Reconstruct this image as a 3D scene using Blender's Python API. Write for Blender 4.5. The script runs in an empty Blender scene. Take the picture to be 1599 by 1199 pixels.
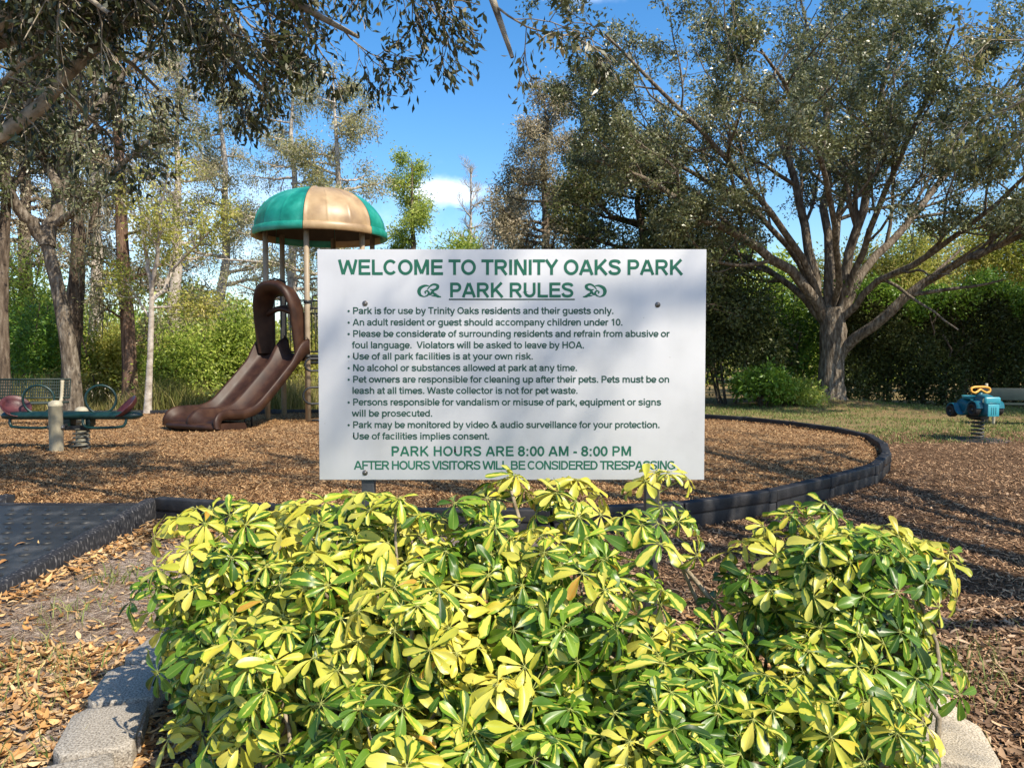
import bpy, bmesh, math, random
import numpy as np
from mathutils import Vector, Matrix
R = math.radians
rng = np.random.default_rng(7)
SC = bpy.context.scene
COL = SC.collection

# ------------------------------------------------------------------ camera
EYE = 1.5
PITCH = R(-2.36)
cd = bpy.data.cameras.new('camera')
cd.sensor_width = 36.0
cd.lens = 36.0 * 1200 / 1599
cd.clip_start = 0.05
cd.clip_end = 3000
cam = bpy.data.objects.new('camera', cd)
cam.location = (0, 0, EYE)
cam.rotation_euler = (R(90) + PITCH, 0, 0)
COL.objects.link(cam)
SC.camera = cam

# ------------------------------------------------------------------ light
SUN_EL, SUN_AZ = R(48), R(132)          # azimuth clockwise from +Y: behind the camera, to the right
w = bpy.data.worlds.new('World')
SC.world = w
w.use_nodes = True
nt = w.node_tree
bg = nt.nodes['Background']
sky = nt.nodes.new('ShaderNodeTexSky')
sky.sky_type = 'NISHITA'
sky.sun_disc = False
sky.sun_elevation = SUN_EL
sky.sun_rotation = SUN_AZ
sky.air_density = 1.0
sky.dust_density = 0.9
sky.ozone_density = 2.0
hsv = nt.nodes.new('ShaderNodeHueSaturation')
hsv.inputs['Saturation'].default_value = 1.36
hsv.inputs['Value'].default_value = 0.95
nt.links.new(sky.outputs[0], hsv.inputs['Color'])
# two small fair-weather clouds, fixed directions in the sky
tc = nt.nodes.new('ShaderNodeTexCoord')
last = hsv.outputs[0]
for cdir, rad, sx, amt in (((-0.0905, 0.98, 0.203), 0.034, 1.0, .6), ((0.089, 0.9, 0.425), 0.045, 1.0, .5), ((-.40, .9, .16), .16, 1.0, .3)):
    v = Vector(cdir).normalized()
    sub = nt.nodes.new('ShaderNodeVectorMath'); sub.operation = 'SUBTRACT'
    nt.links.new(tc.outputs['Generated'], sub.inputs[0]); sub.inputs[1].default_value = v
    mul = nt.nodes.new('ShaderNodeVectorMath'); mul.operation = 'MULTIPLY'
    nt.links.new(sub.outputs[0], mul.inputs[0]); mul.inputs[1].default_value = (.7, 1, 2.4)
    ln = nt.nodes.new('ShaderNodeVectorMath'); ln.operation = 'LENGTH'
    nt.links.new(mul.outputs[0], ln.inputs[0])
    nz = nt.nodes.new('ShaderNodeTexNoise'); nz.inputs['Scale'].default_value = 22; nz.inputs['Detail'].default_value = 6
    nt.links.new(tc.outputs['Generated'], nz.inputs['Vector'])
    ad = nt.nodes.new('ShaderNodeMath'); ad.operation = 'MULTIPLY_ADD'
    nt.links.new(nz.outputs[0], ad.inputs[0]); ad.inputs[1].default_value = -rad * 2.6
    nt.links.new(ln.outputs['Value'], ad.inputs[2])
    mr = nt.nodes.new('ShaderNodeMapRange'); mr.interpolation_type = 'SMOOTHSTEP'
    nt.links.new(ad.outputs[0], mr.inputs['Value'])
    mr.inputs['From Min'].default_value = -rad * .15; mr.inputs['From Max'].default_value = -rad * .75 
    mr.inputs['From Min'].default_value = -rad * 1.3; mr.inputs['From Max'].default_value = rad * .1
    mr.inputs['To Min'].default_value = amt; mr.inputs['To Max'].default_value = 0
    mx = nt.nodes.new('ShaderNodeMix'); mx.data_type = 'RGBA'
    nt.links.new(mr.outputs[0], mx.inputs[0]); nt.links.new(last, mx.inputs[6]); mx.inputs[7].default_value = (9.0, 9.2, 9.6, 1)
    last = mx.outputs[2]
nt.links.new(last, bg.inputs['Color'])
bg.inputs['Strength'].default_value = 0.15
sd = bpy.data.lights.new('sun', 'SUN')
sd.energy = 4.4
sd.angle = R(0.53)
sd.color = (1.0, 0.90, 0.75)
sun = bpy.data.objects.new('sun', sd)
sdir = Vector((math.sin(SUN_AZ) * math.cos(SUN_EL), math.cos(SUN_AZ) * math.cos(SUN_EL), math.sin(SUN_EL)))
sun.rotation_euler = sdir.to_track_quat('Z', 'Y').to_euler()
sun.location = sdir * 40
COL.objects.link(sun)
SC.view_settings.view_transform = 'Standard'
SC.view_settings.look = 'None'
SC.view_settings.exposure = 0.72
SC.view_settings.gamma = 1
SC.render.engine = 'CYCLES'
SC.cycles.max_bounces = 6
SC.cycles.diffuse_bounces = 3
SC.cycles.glossy_bounces = 2
SC.cycles.transmission_bounces = 3
SC.cycles.use_denoising = True

# ------------------------------------------------------------------ survey: photo pixel + distance -> metres
_cp, _sp = math.cos(-PITCH), math.sin(-PITCH)
def ray(px, py):
    u, v = (px - 799.5) / 1200, (599.5 - py) / 1200
    return np.array([u, _cp + v * _sp, -_sp + v * _cp])
def at(px, py, Y):
    d = ray(px, py)
    return np.array([0, 0, EYE]) + d * (Y / d[1])
def gp(px, py, z=0.0):
    d = ray(px, py)
    return np.array([0, 0, EYE]) + d * ((z - EYE) / d[2])

# ------------------------------------------------------------------ mesh builder
def nrm(a):
    return a / np.maximum(np.linalg.norm(a, axis=-1, keepdims=True), 1e-9)

class MB:
    def __init__(self):
        self.v, self.f, self.uv, self.n, self.at = [], [], [], 0, []
    def add(self, v, f, uv=None, attr=None):
        v = np.asarray(v, float).reshape(-1, 3)
        f = np.asarray(f, np.int64)
        if f.ndim == 1: f = f[None]
        self.v.append(v); self.f.append(f + self.n); self.n += len(v)
        self.uv.append(uv); self.at.append(attr)
        return self
    def addl(self, v, faces):
        by = {}
        for q in faces: by.setdefault(len(q), []).append(q)
        b = self.n
        self.v.append(np.asarray(v, float).reshape(-1, 3)); self.n += len(self.v[-1])
        for q in by.values():
            self.f.append(np.array(q, np.int64) + b); self.uv.append(None); self.at.append(None)
        return self
    def box(self, c, s, rz=0, bev=0, rot=None):
        bm = bmesh.new()
        bmesh.ops.create_cube(bm, size=1)
        bmesh.ops.scale(bm, vec=s, verts=bm.verts)
        if bev: bmesh.ops.bevel(bm, geom=bm.edges[:], offset=bev, segments=2, affect='EDGES', profile=.6)
        m = Matrix.Rotation(rz, 3, 'Z') if rot is None else rot
        vs = [tuple(m @ v.co + Vector(c)) for v in bm.verts]
        bm.verts.index_update()
        fs = [[v.index for v in f.verts] for f in bm.faces]
        bm.free()
        return self.addl(vs, fs)
    def tube(self, pts, r, n=10, caps=True, closed=False):
        P = np.asarray(pts, float)
        S = len(P)
        rr = np.full(S, r, float) if np.isscalar(r) else np.asarray(r, float)
        if closed: T = np.roll(P, -1, 0) - np.roll(P, 1, 0)
        else: T = np.gradient(P, axis=0)
        T = nrm(T)
        N = np.zeros_like(P)
        a = np.eye(3)[np.argmin(np.abs(T[0]))]
        N[0] = nrm(a - T[0] * (a @ T[0]))
        for i in range(1, S):
            q = N[i - 1] - T[i] * (N[i - 1] @ T[i])
            N[i] = nrm(q)
        Bn = np.cross(T, N)
        an = np.linspace(0, 2 * math.pi, n, endpoint=False)
        V = P[:, None] + rr[:, None, None] * (np.cos(an)[None, :, None] * N[:, None] + np.sin(an)[None, :, None] * Bn[:, None])
        idx = np.arange(S * n).reshape(S, n)
        rows = S if closed else S - 1
        i0 = idx[np.arange(rows)]; i1 = idx[(np.arange(rows) + 1) % S]
        F = np.stack([i0, np.roll(i0, -1, 1), np.roll(i1, -1, 1), i1], -1).reshape(-1, 4)
        base = self.n
        self.add(V.reshape(-1, 3), F)
        if caps and not closed:
            self.f.append(np.array([idx[0][::-1]]) + base); self.uv.append(None); self.at.append(None)
            self.f.append(np.array([idx[-1]]) + base); self.uv.append(None); self.at.append(None)
        return self
    def lathe(self, prof, c, n=24, axis=None, a0=0, a1=2 * math.pi):
        prof = np.asarray(prof, float)
        full = abs(a1 - a0 - 2 * math.pi) < 1e-6
        an = np.linspace(a0, a1, n, endpoint=not full)
        m = len(an)
        V = np.zeros((len(prof), m, 3))
        V[:, :, 0] = prof[:, 0:1] * np.cos(an); V[:, :, 1] = prof[:, 0:1] * np.sin(an); V[:, :, 2] = prof[:, 1:2]
        V = V.reshape(-1, 3)
        if axis is not None:
            q = Vector((0, 0, 1)).rotation_difference(Vector(axis)).to_matrix()
            V = V @ np.array(q).T
        V = V + np.asarray(c)
        idx = np.arange(len(prof) * m).reshape(len(prof), m)
        a, b = idx[:-1], idx[1:]
        if full:
            F = np.stack([a, np.roll(a, -1, 1), np.roll(b, -1, 1), b], -1).reshape(-1, 4)
        else:
            F = np.stack([a[:, :-1], a[:, 1:], b[:, 1:], b[:, :-1]], -1).reshape(-1, 4)
        return self.add(V, F)
    def grid(self, V):
        V = np.asarray(V, float)
        a, b = V.shape[:2]
        idx = np.arange(a * b).reshape(a, b)
        F = np.stack([idx[:-1, :-1], idx[:-1, 1:], idx[1:, 1:], idx[1:, :-1]], -1).reshape(-1, 4)
        return self.add(V.reshape(-1, 3), F)
    def tubes(self, P, Rr, n):
        """many tubes of the same number of rings: P (B,S,3), Rr (B,S)"""
        B, S = P.shape[:2]
        T = nrm(np.gradient(P, axis=1))
        mt = T.mean(1)
        ref = np.eye(3)[np.argmin(np.abs(mt), 1)]
        N = nrm(np.cross(T, ref[:, None])); Bn = np.cross(T, N)
        an = np.linspace(0, 2 * math.pi, n, endpoint=False)
        V = P[:, :, None] + Rr[:, :, None, None] * (np.cos(an)[:, None] * N[:, :, None] + np.sin(an)[:, None] * Bn[:, :, None])
        idx = np.arange(B * S * n).reshape(B, S, n)
        a, b = idx[:, :-1], idx[:, 1:]
        F = np.stack([a, np.roll(a, -1, 2), np.roll(b, -1, 2), b], -1).reshape(-1, 4)
        return self.add(V.reshape(-1, 3), F)
    def prism(self, poly, thick, M=None):
        """extrude a 2-D outline (x,y) by thick along z, optionally through a 4x4 matrix"""
        n = len(poly)
        V = [(p[0], p[1], 0) for p in poly] + [(p[0], p[1], thick) for p in poly]
        if M is not None: V = [tuple(M @ Vector(q)) for q in V]
        F = [list(range(n))[::-1], list(range(n, 2 * n))] + [[i, (i + 1) % n, n + (i + 1) % n, n + i] for i in range(n)]
        return self.addl(V, F)
    def build(self, name, mat, parent=None, org=None, smooth=False):
        me = bpy.data.meshes.new(name)
        V = np.concatenate(self.v)
        if org is None: org = ORG.get(parent.name, (0, 0, 0)) if parent is not None else (0, 0, 0)
        V = V - np.asarray(org)
        nl = np.concatenate([np.full(len(f), f.shape[1]) for f in self.f])
        loops = np.concatenate([f.ravel() for f in self.f])
        me.vertices.add(len(V)); me.vertices.foreach_set('co', V.ravel())
        me.loops.add(len(loops)); me.loops.foreach_set('vertex_index', loops)
        me.polygons.add(len(nl))
        me.polygons.foreach_set('loop_start', np.concatenate([[0], np.cumsum(nl)[:-1]]))
        me.polygons.foreach_set('loop_total', nl)
        if smooth: me.polygons.foreach_set('use_smooth', np.ones(len(nl), bool))
        if any(u is not None for u in self.uv):
            for k in range(2):
                U = np.concatenate([u[k] for u in self.uv]).reshape(-1, 2)
                L = me.uv_layers.new(name=('leaf', 'var')[k])
                L.data.foreach_set('uv', U[loops].ravel())
        me.update(calc_edges=True)
        me.validate()
        if mat is not None: me.materials.append(mat)
        o = bpy.data.objects.new(name, me)
        COL.objects.link(o)
        if parent is not None:
            o.parent = parent
            ORG[o.name] = ORG.get(parent.name, (0, 0, 0))
        else:
            o.location = org
            ORG[o.name] = org
        return o
ORG = {}

def tag(o, label=None, cat=None, group=None, kind=None):
    if label: o['label'] = label
    if cat: o['category'] = cat
    if group: o['group'] = group
    if kind: o['kind'] = kind
    return o
def thing(name, loc, label, cat, group=None):
    o = bpy.data.objects.new(name, None)
    o.empty_display_size = .1
    o.location = tuple(float(q) for q in loc)
    COL.objects.link(o)
    ORG[o.name] = tuple(float(q) for q in loc)
    return tag(o, label, cat, group)

def spline(pts, n=8, closed=False):
    P = np.asarray(pts, float)
    if closed: Q = np.concatenate([P[-1:], P, P[:2]])
    else: Q = np.concatenate([2 * P[:1] - P[1:2], P, 2 * P[-1:] - P[-2:-1]])
    out = []
    for i in range(1, len(Q) - 2):
        t = np.linspace(0, 1, n, endpoint=False)[:, None]
        a, b, c, d = Q[i - 1], Q[i], Q[i + 1], Q[i + 2]
        out.append(.5 * ((2 * b) + (c - a) * t + (2 * a - 5 * b + 4 * c - d) * t ** 2 + (3 * b - a - 3 * c + d) * t ** 3))
    out = np.concatenate(out)
    return out if closed else np.concatenate([out, P[-1:]])
def resample(P, S):
    P = np.asarray(P, float)
    d = np.concatenate([[0], np.cumsum(np.linalg.norm(np.diff(P, axis=0), axis=1))])
    t = np.linspace(0, d[-1], S)
    return np.stack([np.interp(t, d, P[:, k]) for k in range(P.shape[1])], 1)

# ------------------------------------------------------------------ materials
def node(m, t): return m.node_tree.nodes.new(t)
def base_mat(name, rough=.6, spec=.3, metal=0):
    m = bpy.data.materials.new(name); m.use_nodes = True
    p = m.node_tree.nodes['Principled BSDF']
    p.inputs['Roughness'].default_value = rough
    p.inputs['Specular IOR Level'].default_value = spec
    p.inputs['Metallic'].default_value = metal
    return m, p
def ramp(m, cols, pos=None, interp='LINEAR'):
    r = node(m, 'ShaderNodeValToRGB')
    e = r.color_ramp; e.interpolation = interp
    pos = pos or [i / (len(cols) - 1) for i in range(len(cols))]
    while len(e.elements) < len(cols): e.elements.new(.5)
    for q, c, p in zip(e.elements, cols, pos):
        q.position = p; q.color = (*c, 1)
    return r
def surf(name, cols, scale=8, rough=.6, spec=.3, metal=0, bump=.2, bscale=40, stretch=(1, 1, 1), detail=6, pos=None, bdist=.01):
    """painted / weathered surface: a noise between a few tones of the thing's own colour, with a fine bump"""
    m, p = base_mat(name, rough, spec, metal)
    L = m.node_tree.links
    t = node(m, 'ShaderNodeTexCoord'); mp = node(m, 'ShaderNodeMapping'); mp.inputs['Scale'].default_value = stretch
    L.new(t.outputs['Object'], mp.inputs['Vector'])
    n = node(m, 'ShaderNodeTexNoise'); n.inputs['Scale'].default_value = scale; n.inputs['Detail'].default_value = detail
    L.new(mp.outputs[0], n.inputs['Vector'])
    r = ramp(m, cols, pos or [.3 + .4 * i / (len(cols) - 1) for i in range(len(cols))])
    L.new(n.outputs[0], r.inputs[0]); L.new(r.outputs[0], p.inputs['Base Color'])
    if bump:
        n2 = node(m, 'ShaderNodeTexNoise'); n2.inputs['Scale'].default_value = bscale; n2.inputs['Detail'].default_value = 8
        L.new(mp.outputs[0], n2.inputs['Vector'])
        b = node(m, 'ShaderNodeBump'); b.inputs['Strength'].default_value = bump; b.inputs['Distance'].default_value = bdist
        L.new(n2.outputs[0], b.inputs['Height']); L.new(b.outputs[0], p.inputs['Normal'])
    rr = node(m, 'ShaderNodeMapRange'); rr.inputs['To Min'].default_value = rough - .1; rr.inputs['To Max'].default_value = min(1, rough + .12)
    L.new(n.outputs[0], rr.inputs['Value']); L.new(rr.outputs[0], p.inputs['Roughness'])
    return m
def leaf_mat(name, cols, trans=.35, rough=.5, spec=.35, clump=.6):
    """leaves: every leaf its own tone, drifting from clump to clump; some light passes through"""
    m, p = base_mat(name, rough, spec)
    L = m.node_tree.links
    g = node(m, 'ShaderNodeNewGeometry')
    t = node(m, 'ShaderNodeTexCoord')
    n = node(m, 'ShaderNodeTexNoise'); n.inputs['Scale'].default_value = clump; n.inputs['Detail'].default_value = 3
    L.new(t.outputs['Object'], n.inputs['Vector'])
    a = node(m, 'ShaderNodeMath'); a.operation = 'MULTIPLY_ADD'; a.inputs[1].default_value = .62
    L.new(g.outputs['Random Per Island'], a.inputs[0])
    s = node(m, 'ShaderNodeMath'); s.operation = 'MULTIPLY_ADD'; s.inputs[1].default_value = 1.2; s.inputs[2].default_value = -.4
    L.new(n.outputs[0], s.inputs[0]); L.new(s.outputs[0], a.inputs[2])
    r = ramp(m, cols); L.new(a.outputs[0], r.inputs[0])
    L.new(r.outputs[0], p.inputs['Base Color'])
    tr = node(m, 'ShaderNodeBsdfTranslucent'); L.new(r.outputs[0], tr.inputs['Color'])
    mx = node(m, 'ShaderNodeMixShader'); mx.inputs[0].default_value = trans
    out = m.node_tree.nodes['Material Output']
    L.new(p.outputs[0], mx.inputs[1]); L.new(tr.outputs[0], mx.inputs[2]); L.new(mx.outputs[0], out.inputs[0])
    return m
def chip_mat(name, cols, rough=.85):
    m, p = base_mat(name, rough, .15)
    L = m.node_tree.links
    g = node(m, 'ShaderNodeNewGeometry')
    r = ramp(m, cols); L.new(g.outputs['Random Per Island'], r.inputs[0]); L.new(r.outputs[0], p.inputs['Base Color'])
    return m

M = {}
M['bark_oak'] = surf('bark_oak', [(.06, .046, .033), (.155, .125, .092), (.30, .26, .205)], 7, .9, .1, bump=.9, bscale=16, stretch=(2.2, 2.2, .55), bdist=.05)
M['bark_dark'] = surf('bark_dark', [(.045, .035, .026), (.12, .09, .065), (.22, .18, .135)], 6, .9, .1, bump=.9, bscale=18, stretch=(2.4, 2.4, .5), bdist=.04)
M['bark_red'] = surf('bark_red', [(.07, .045, .032), (.17, .105, .07), (.27, .19, .14)], 6, .9, .1, bump=.9, bscale=14, stretch=(3, 3, .3), bdist=.04)
M['bark_pale'] = surf('bark_pale', [(.22, .18, .14), (.42, .37, .31), (.55, .50, .44)], 6, .9, .1, bump=.5, bscale=20, stretch=(1.2, 1.2, 1.6), bdist=.02)
M['bark_limb'] = surf('bark_limb', [(.10, .085, .06), (.26, .22, .16), (.40, .36, .28)], 9, .9, .1, bump=.7, bscale=22, stretch=(1.2, 1.2, 1.2), bdist=.02)
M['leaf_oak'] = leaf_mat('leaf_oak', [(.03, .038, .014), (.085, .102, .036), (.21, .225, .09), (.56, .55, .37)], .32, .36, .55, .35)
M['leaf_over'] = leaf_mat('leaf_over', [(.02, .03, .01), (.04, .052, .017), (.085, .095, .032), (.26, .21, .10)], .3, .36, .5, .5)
M['leaf_bough'] = leaf_mat('leaf_bough', [(.05, .06, .018), (.12, .135, .036), (.25, .24, .075), (.42, .37, .15)], .35, .4, .45, .5)
M['leaf_yellow'] = leaf_mat('leaf_yellow', [(0.183, 0.224, 0.041), (0.349, 0.379, 0.069), (0.532, 0.504, 0.125), (0.629, 0.532, 0.224)], .45, .5, .3, .5)
M['leaf_green'] = leaf_mat('leaf_green', [(.08, .12, .02), (.24, .34, .05), (.44, .52, .09), (.66, .65, .22)], .45, .45, .35, .5)
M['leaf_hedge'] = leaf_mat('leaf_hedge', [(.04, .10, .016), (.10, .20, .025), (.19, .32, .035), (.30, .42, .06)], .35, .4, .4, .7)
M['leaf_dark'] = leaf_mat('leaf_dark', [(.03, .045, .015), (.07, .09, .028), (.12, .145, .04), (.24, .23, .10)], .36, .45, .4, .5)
M['leaf_cypress'] = leaf_mat('leaf_cypress', [(.09, .105, .035), (.25, .26, .10), (.48, .44, .22), (.72, .65, .45)], .36, .5, .35, .4)
M['leaf_grey'] = leaf_mat('leaf_grey', [(.08, .075, .035), (.22, .20, .11), (.45, .38, .24), (.68, .58, .43)], .32, .5, .35, .4)
M['moss'] = leaf_mat('moss', [(.12, .125, .085), (.20, .20, .145), (.30, .29, .22)], .35, .9, .05, .5)
M['grass'] = leaf_mat('grass', [(0.075, 0.125, 0.025), (0.15, 0.213, 0.05), (0.25, 0.275, 0.088), (0.413, 0.325, 0.15)], .3, .6, .2, .8)
M['reed'] = leaf_mat('reed', [(.10, .12, .03), (.22, .22, .06), (.36, .30, .12), (.45, .36, .2)], .35, .6, .2, .6)
M['fallen'] = chip_mat('fallen', [(0.144, 0.067, 0.025), (0.313, 0.158, 0.056), (0.496, 0.267, 0.092), (0.392, 0.243, 0.122), (0.652, 0.413, 0.173), (0.261, 0.17, 0.097), (0.717, 0.51, 0.265)], .7)
M['fallen_dull'] = chip_mat('fallen_dull', [(0.1, 0.062, 0.037), (0.2, 0.125, 0.075), (0.325, 0.213, 0.125), (0.5, 0.362, 0.237)], .8)
M['chips'] = chip_mat('chips', [(0.061, 0.029, 0.014), (0.138, 0.068, 0.029), (0.259, 0.138, 0.059), (0.389, 0.231, 0.103), (0.519, 0.345, 0.176)])
M['chips_dark'] = chip_mat('chips_dark', [(0.07, 0.04, 0.023), (0.168, 0.094, 0.051), (0.335, 0.195, 0.101), (0.559, 0.376, 0.215)])
M['straw'] = chip_mat('straw', [(.07, .04, .025), (.18, .11, .065), (.36, .26, .17), (.55, .45, .33)])
M['sign_white'] = surf('sign_white', [(0.485, 0.489, 0.493), (0.543, 0.546, 0.55), (0.567, 0.57, 0.574)], 5, .42, .4, bump=.03, bscale=30)
def weathered_sign():
    m = M['sign_white']; L = m.node_tree.links; p = m.node_tree.nodes['Principled BSDF']
    old = p.inputs['Base Color'].links[0].from_socket
    t = node(m, 'ShaderNodeTexCoord'); mp = node(m, 'ShaderNodeMapping'); mp.inputs['Scale'].default_value = (26, 1, 1.6)
    L.new(t.outputs['Object'], mp.inputs['Vector'])
    n = node(m, 'ShaderNodeTexNoise'); n.inputs['Scale'].default_value = 1.6; n.inputs['Detail'].default_value = 7; L.new(mp.outputs[0], n.inputs['Vector'])
    n2 = node(m, 'ShaderNodeTexNoise'); n2.inputs['Scale'].default_value = 3.2; n2.inputs['Detail'].default_value = 5; L.new(t.outputs['Object'], n2.inputs['Vector'])
    r = node(m, 'ShaderNodeMapRange'); r.inputs['From Min'].default_value = .52; r.inputs['From Max'].default_value = .75; r.inputs['To Max'].default_value = .05; L.new(n.outputs[0], r.inputs['Value'])
    r2 = node(m, 'ShaderNodeMapRange'); r2.inputs['From Min'].default_value = .45; r2.inputs['From Max'].default_value = .75; r2.inputs['To Max'].default_value = .22; L.new(n2.outputs[0], r2.inputs['Value'])
    ad = node(m, 'ShaderNodeMath'); ad.operation = 'ADD'; L.new(r.outputs[0], ad.inputs[0]); L.new(r2.outputs[0], ad.inputs[1])
    x = node(m, 'ShaderNodeMix'); x.data_type = 'RGBA'; L.new(ad.outputs[0], x.inputs[0]); L.new(old, x.inputs[6]); x.inputs[7].default_value = (.36, .36, .33, 1)
    v = node(m, 'ShaderNodeTexVoronoi'); v.inputs['Scale'].default_value = 17; L.new(t.outputs['Object'], v.inputs['Vector'])
    sp = node(m, 'ShaderNodeMapRange'); sp.inputs['From Min'].default_value = .025; sp.inputs['From Max'].default_value = .045; sp.inputs['To Min'].default_value = .55; sp.inputs['To Max'].default_value = 0; L.new(v.outputs['Distance'], sp.inputs['Value'])
    y = node(m, 'ShaderNodeMix'); y.data_type = 'RGBA'; L.new(sp.outputs[0], y.inputs[0]); L.new(x.outputs[2], y.inputs[6]); y.inputs[7].default_value = (.25, .22, .18, 1)
    L.new(y.outputs[2], p.inputs['Base Color'])
weathered_sign()
M['sign_edge'] = surf('sign_edge', [(.30, .31, .32), (.42, .43, .44)], 9, .5, .4)
M['letter'] = surf('letter', [(.012, .105, .062), (.02, .13, .078)], 12, .5, .3, bump=0)
M['letter_dark'] = surf('letter_dark', [(.022, .07, .05), (.03, .085, .062)], 12, .5, .3, bump=0)
M['post_grey'] = surf('post_grey', [(.05, .053, .058), (.08, .084, .09)], 14, .5, .4, metal=.2)
M['bolt'] = surf('bolt', [(.10, .09, .08), (.22, .21, .20)], 60, .4, .5, metal=.7)
M['black_plastic'] = surf('black_plastic', [(.013, .013, .014), (.021, .021, .023), (.045, .045, .046)], 6, .55, .3, bump=.25, bscale=60)
M['scuffed'] = surf('scuffed', [(.014, .014, .015), (.024, .024, .026), (.20, .19, .18)], 55, .6, .3, bump=.3, bscale=80, pos=[.3, .56, .74], stretch=(1, 1, .35))
M['mat_rubber'] = surf('mat_rubber', [(.014, .015, .015), (.026, .028, .028), (.085, .085, .082)], 5, .45, .35, bump=.25, bscale=70, pos=[.3, .55, .8])
M['tan_metal'] = surf('tan_metal', [(.26, .20, .13), (.34, .27, .18)], 7, .5, .4, bump=.06)
M['beige_post'] = surf('beige_post', [(.33, .29, .20), (.43, .39, .28)], 9, .55, .3, bump=.1)
M['dome_green'] = surf('dome_green', [(.006, .15, .105), (.012, .23, .165), (.04, .32, .24)], 3, .38, .45, bump=.06)
M['dome_tan'] = surf('dome_tan', [(.25, .165, .085), (.36, .245, .125), (.46, .33, .18)], 3, .4, .45, bump=.06)
M['dome_inner_shade'] = surf('dome_inner_shade', [(.07, .055, .038), (.10, .08, .055)], 4, .6, .2, bump=.05)  # darkened tone standing in for the shade under the dome
M['slide_brown'] = surf('slide_brown', [(0.024, 0.011, 0.006), (0.038, 0.017, 0.01), (0.059, 0.028, 0.015)], 5, .46, .25, bump=.06, bscale=20)
M['black_metal'] = surf('black_metal', [(.012, .014, .016), (.022, .024, .026)], 12, .45, .4)
M['teal_dark'] = surf('teal_dark', [(0.004, 0.024, 0.021), (0.007, 0.035, 0.031)], 8, .38, .5, bump=.06)
M['seat_red'] = surf('seat_red', [(0.068, 0.018, 0.018), (0.104, 0.028, 0.028)], 8, .42, .4, bump=.06)
M['steel_spring'] = surf('steel_spring', [(.10, .10, .085), (.22, .21, .17)], 20, .5, .4, metal=.3)
M['spring_dark'] = surf('spring_dark', [(.03, .03, .028), (.09, .085, .075)], 20, .5, .4)
M['bench_green'] = surf('bench_green', [(0.006, 0.016, 0.012), (0.011, 0.026, 0.019)], 9, .5, .4)
M['car_teal'] = surf('car_teal', [(.007, .095, .13), (.012, .135, .18)], 7, .35, .5, bump=.05)
M['car_light'] = surf('car_light', [(.03, .26, .33), (.05, .33, .39)], 7, .4, .5, bump=.05)
M['tyre'] = surf('tyre', [(.012, .012, .012), (.03, .03, .03)], 30, .6, .3)
M['yellow'] = surf('yellow', [(.68, .30, .03), (.80, .40, .06)], 9, .4, .4, bump=.05)
M['lamp_yellow'] = surf('lamp_yellow', [(.72, .66, .34), (.82, .76, .45)], 9, .4, .4, bump=.05)
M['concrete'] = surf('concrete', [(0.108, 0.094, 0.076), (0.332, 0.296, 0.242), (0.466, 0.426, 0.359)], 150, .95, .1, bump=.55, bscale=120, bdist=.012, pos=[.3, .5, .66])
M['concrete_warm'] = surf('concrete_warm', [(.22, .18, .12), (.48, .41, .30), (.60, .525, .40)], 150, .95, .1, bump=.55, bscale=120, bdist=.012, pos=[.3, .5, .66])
M['stem'] = surf('stem', [(.16, .12, .07), (.30, .24, .16), (.40, .34, .25)], 30, .85, .15, bump=.5, bscale=60)
M['petiole'] = surf('petiole', [(.26, .30, .06), (.42, .42, .12)], 10, .5, .3, bump=0)

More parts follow.
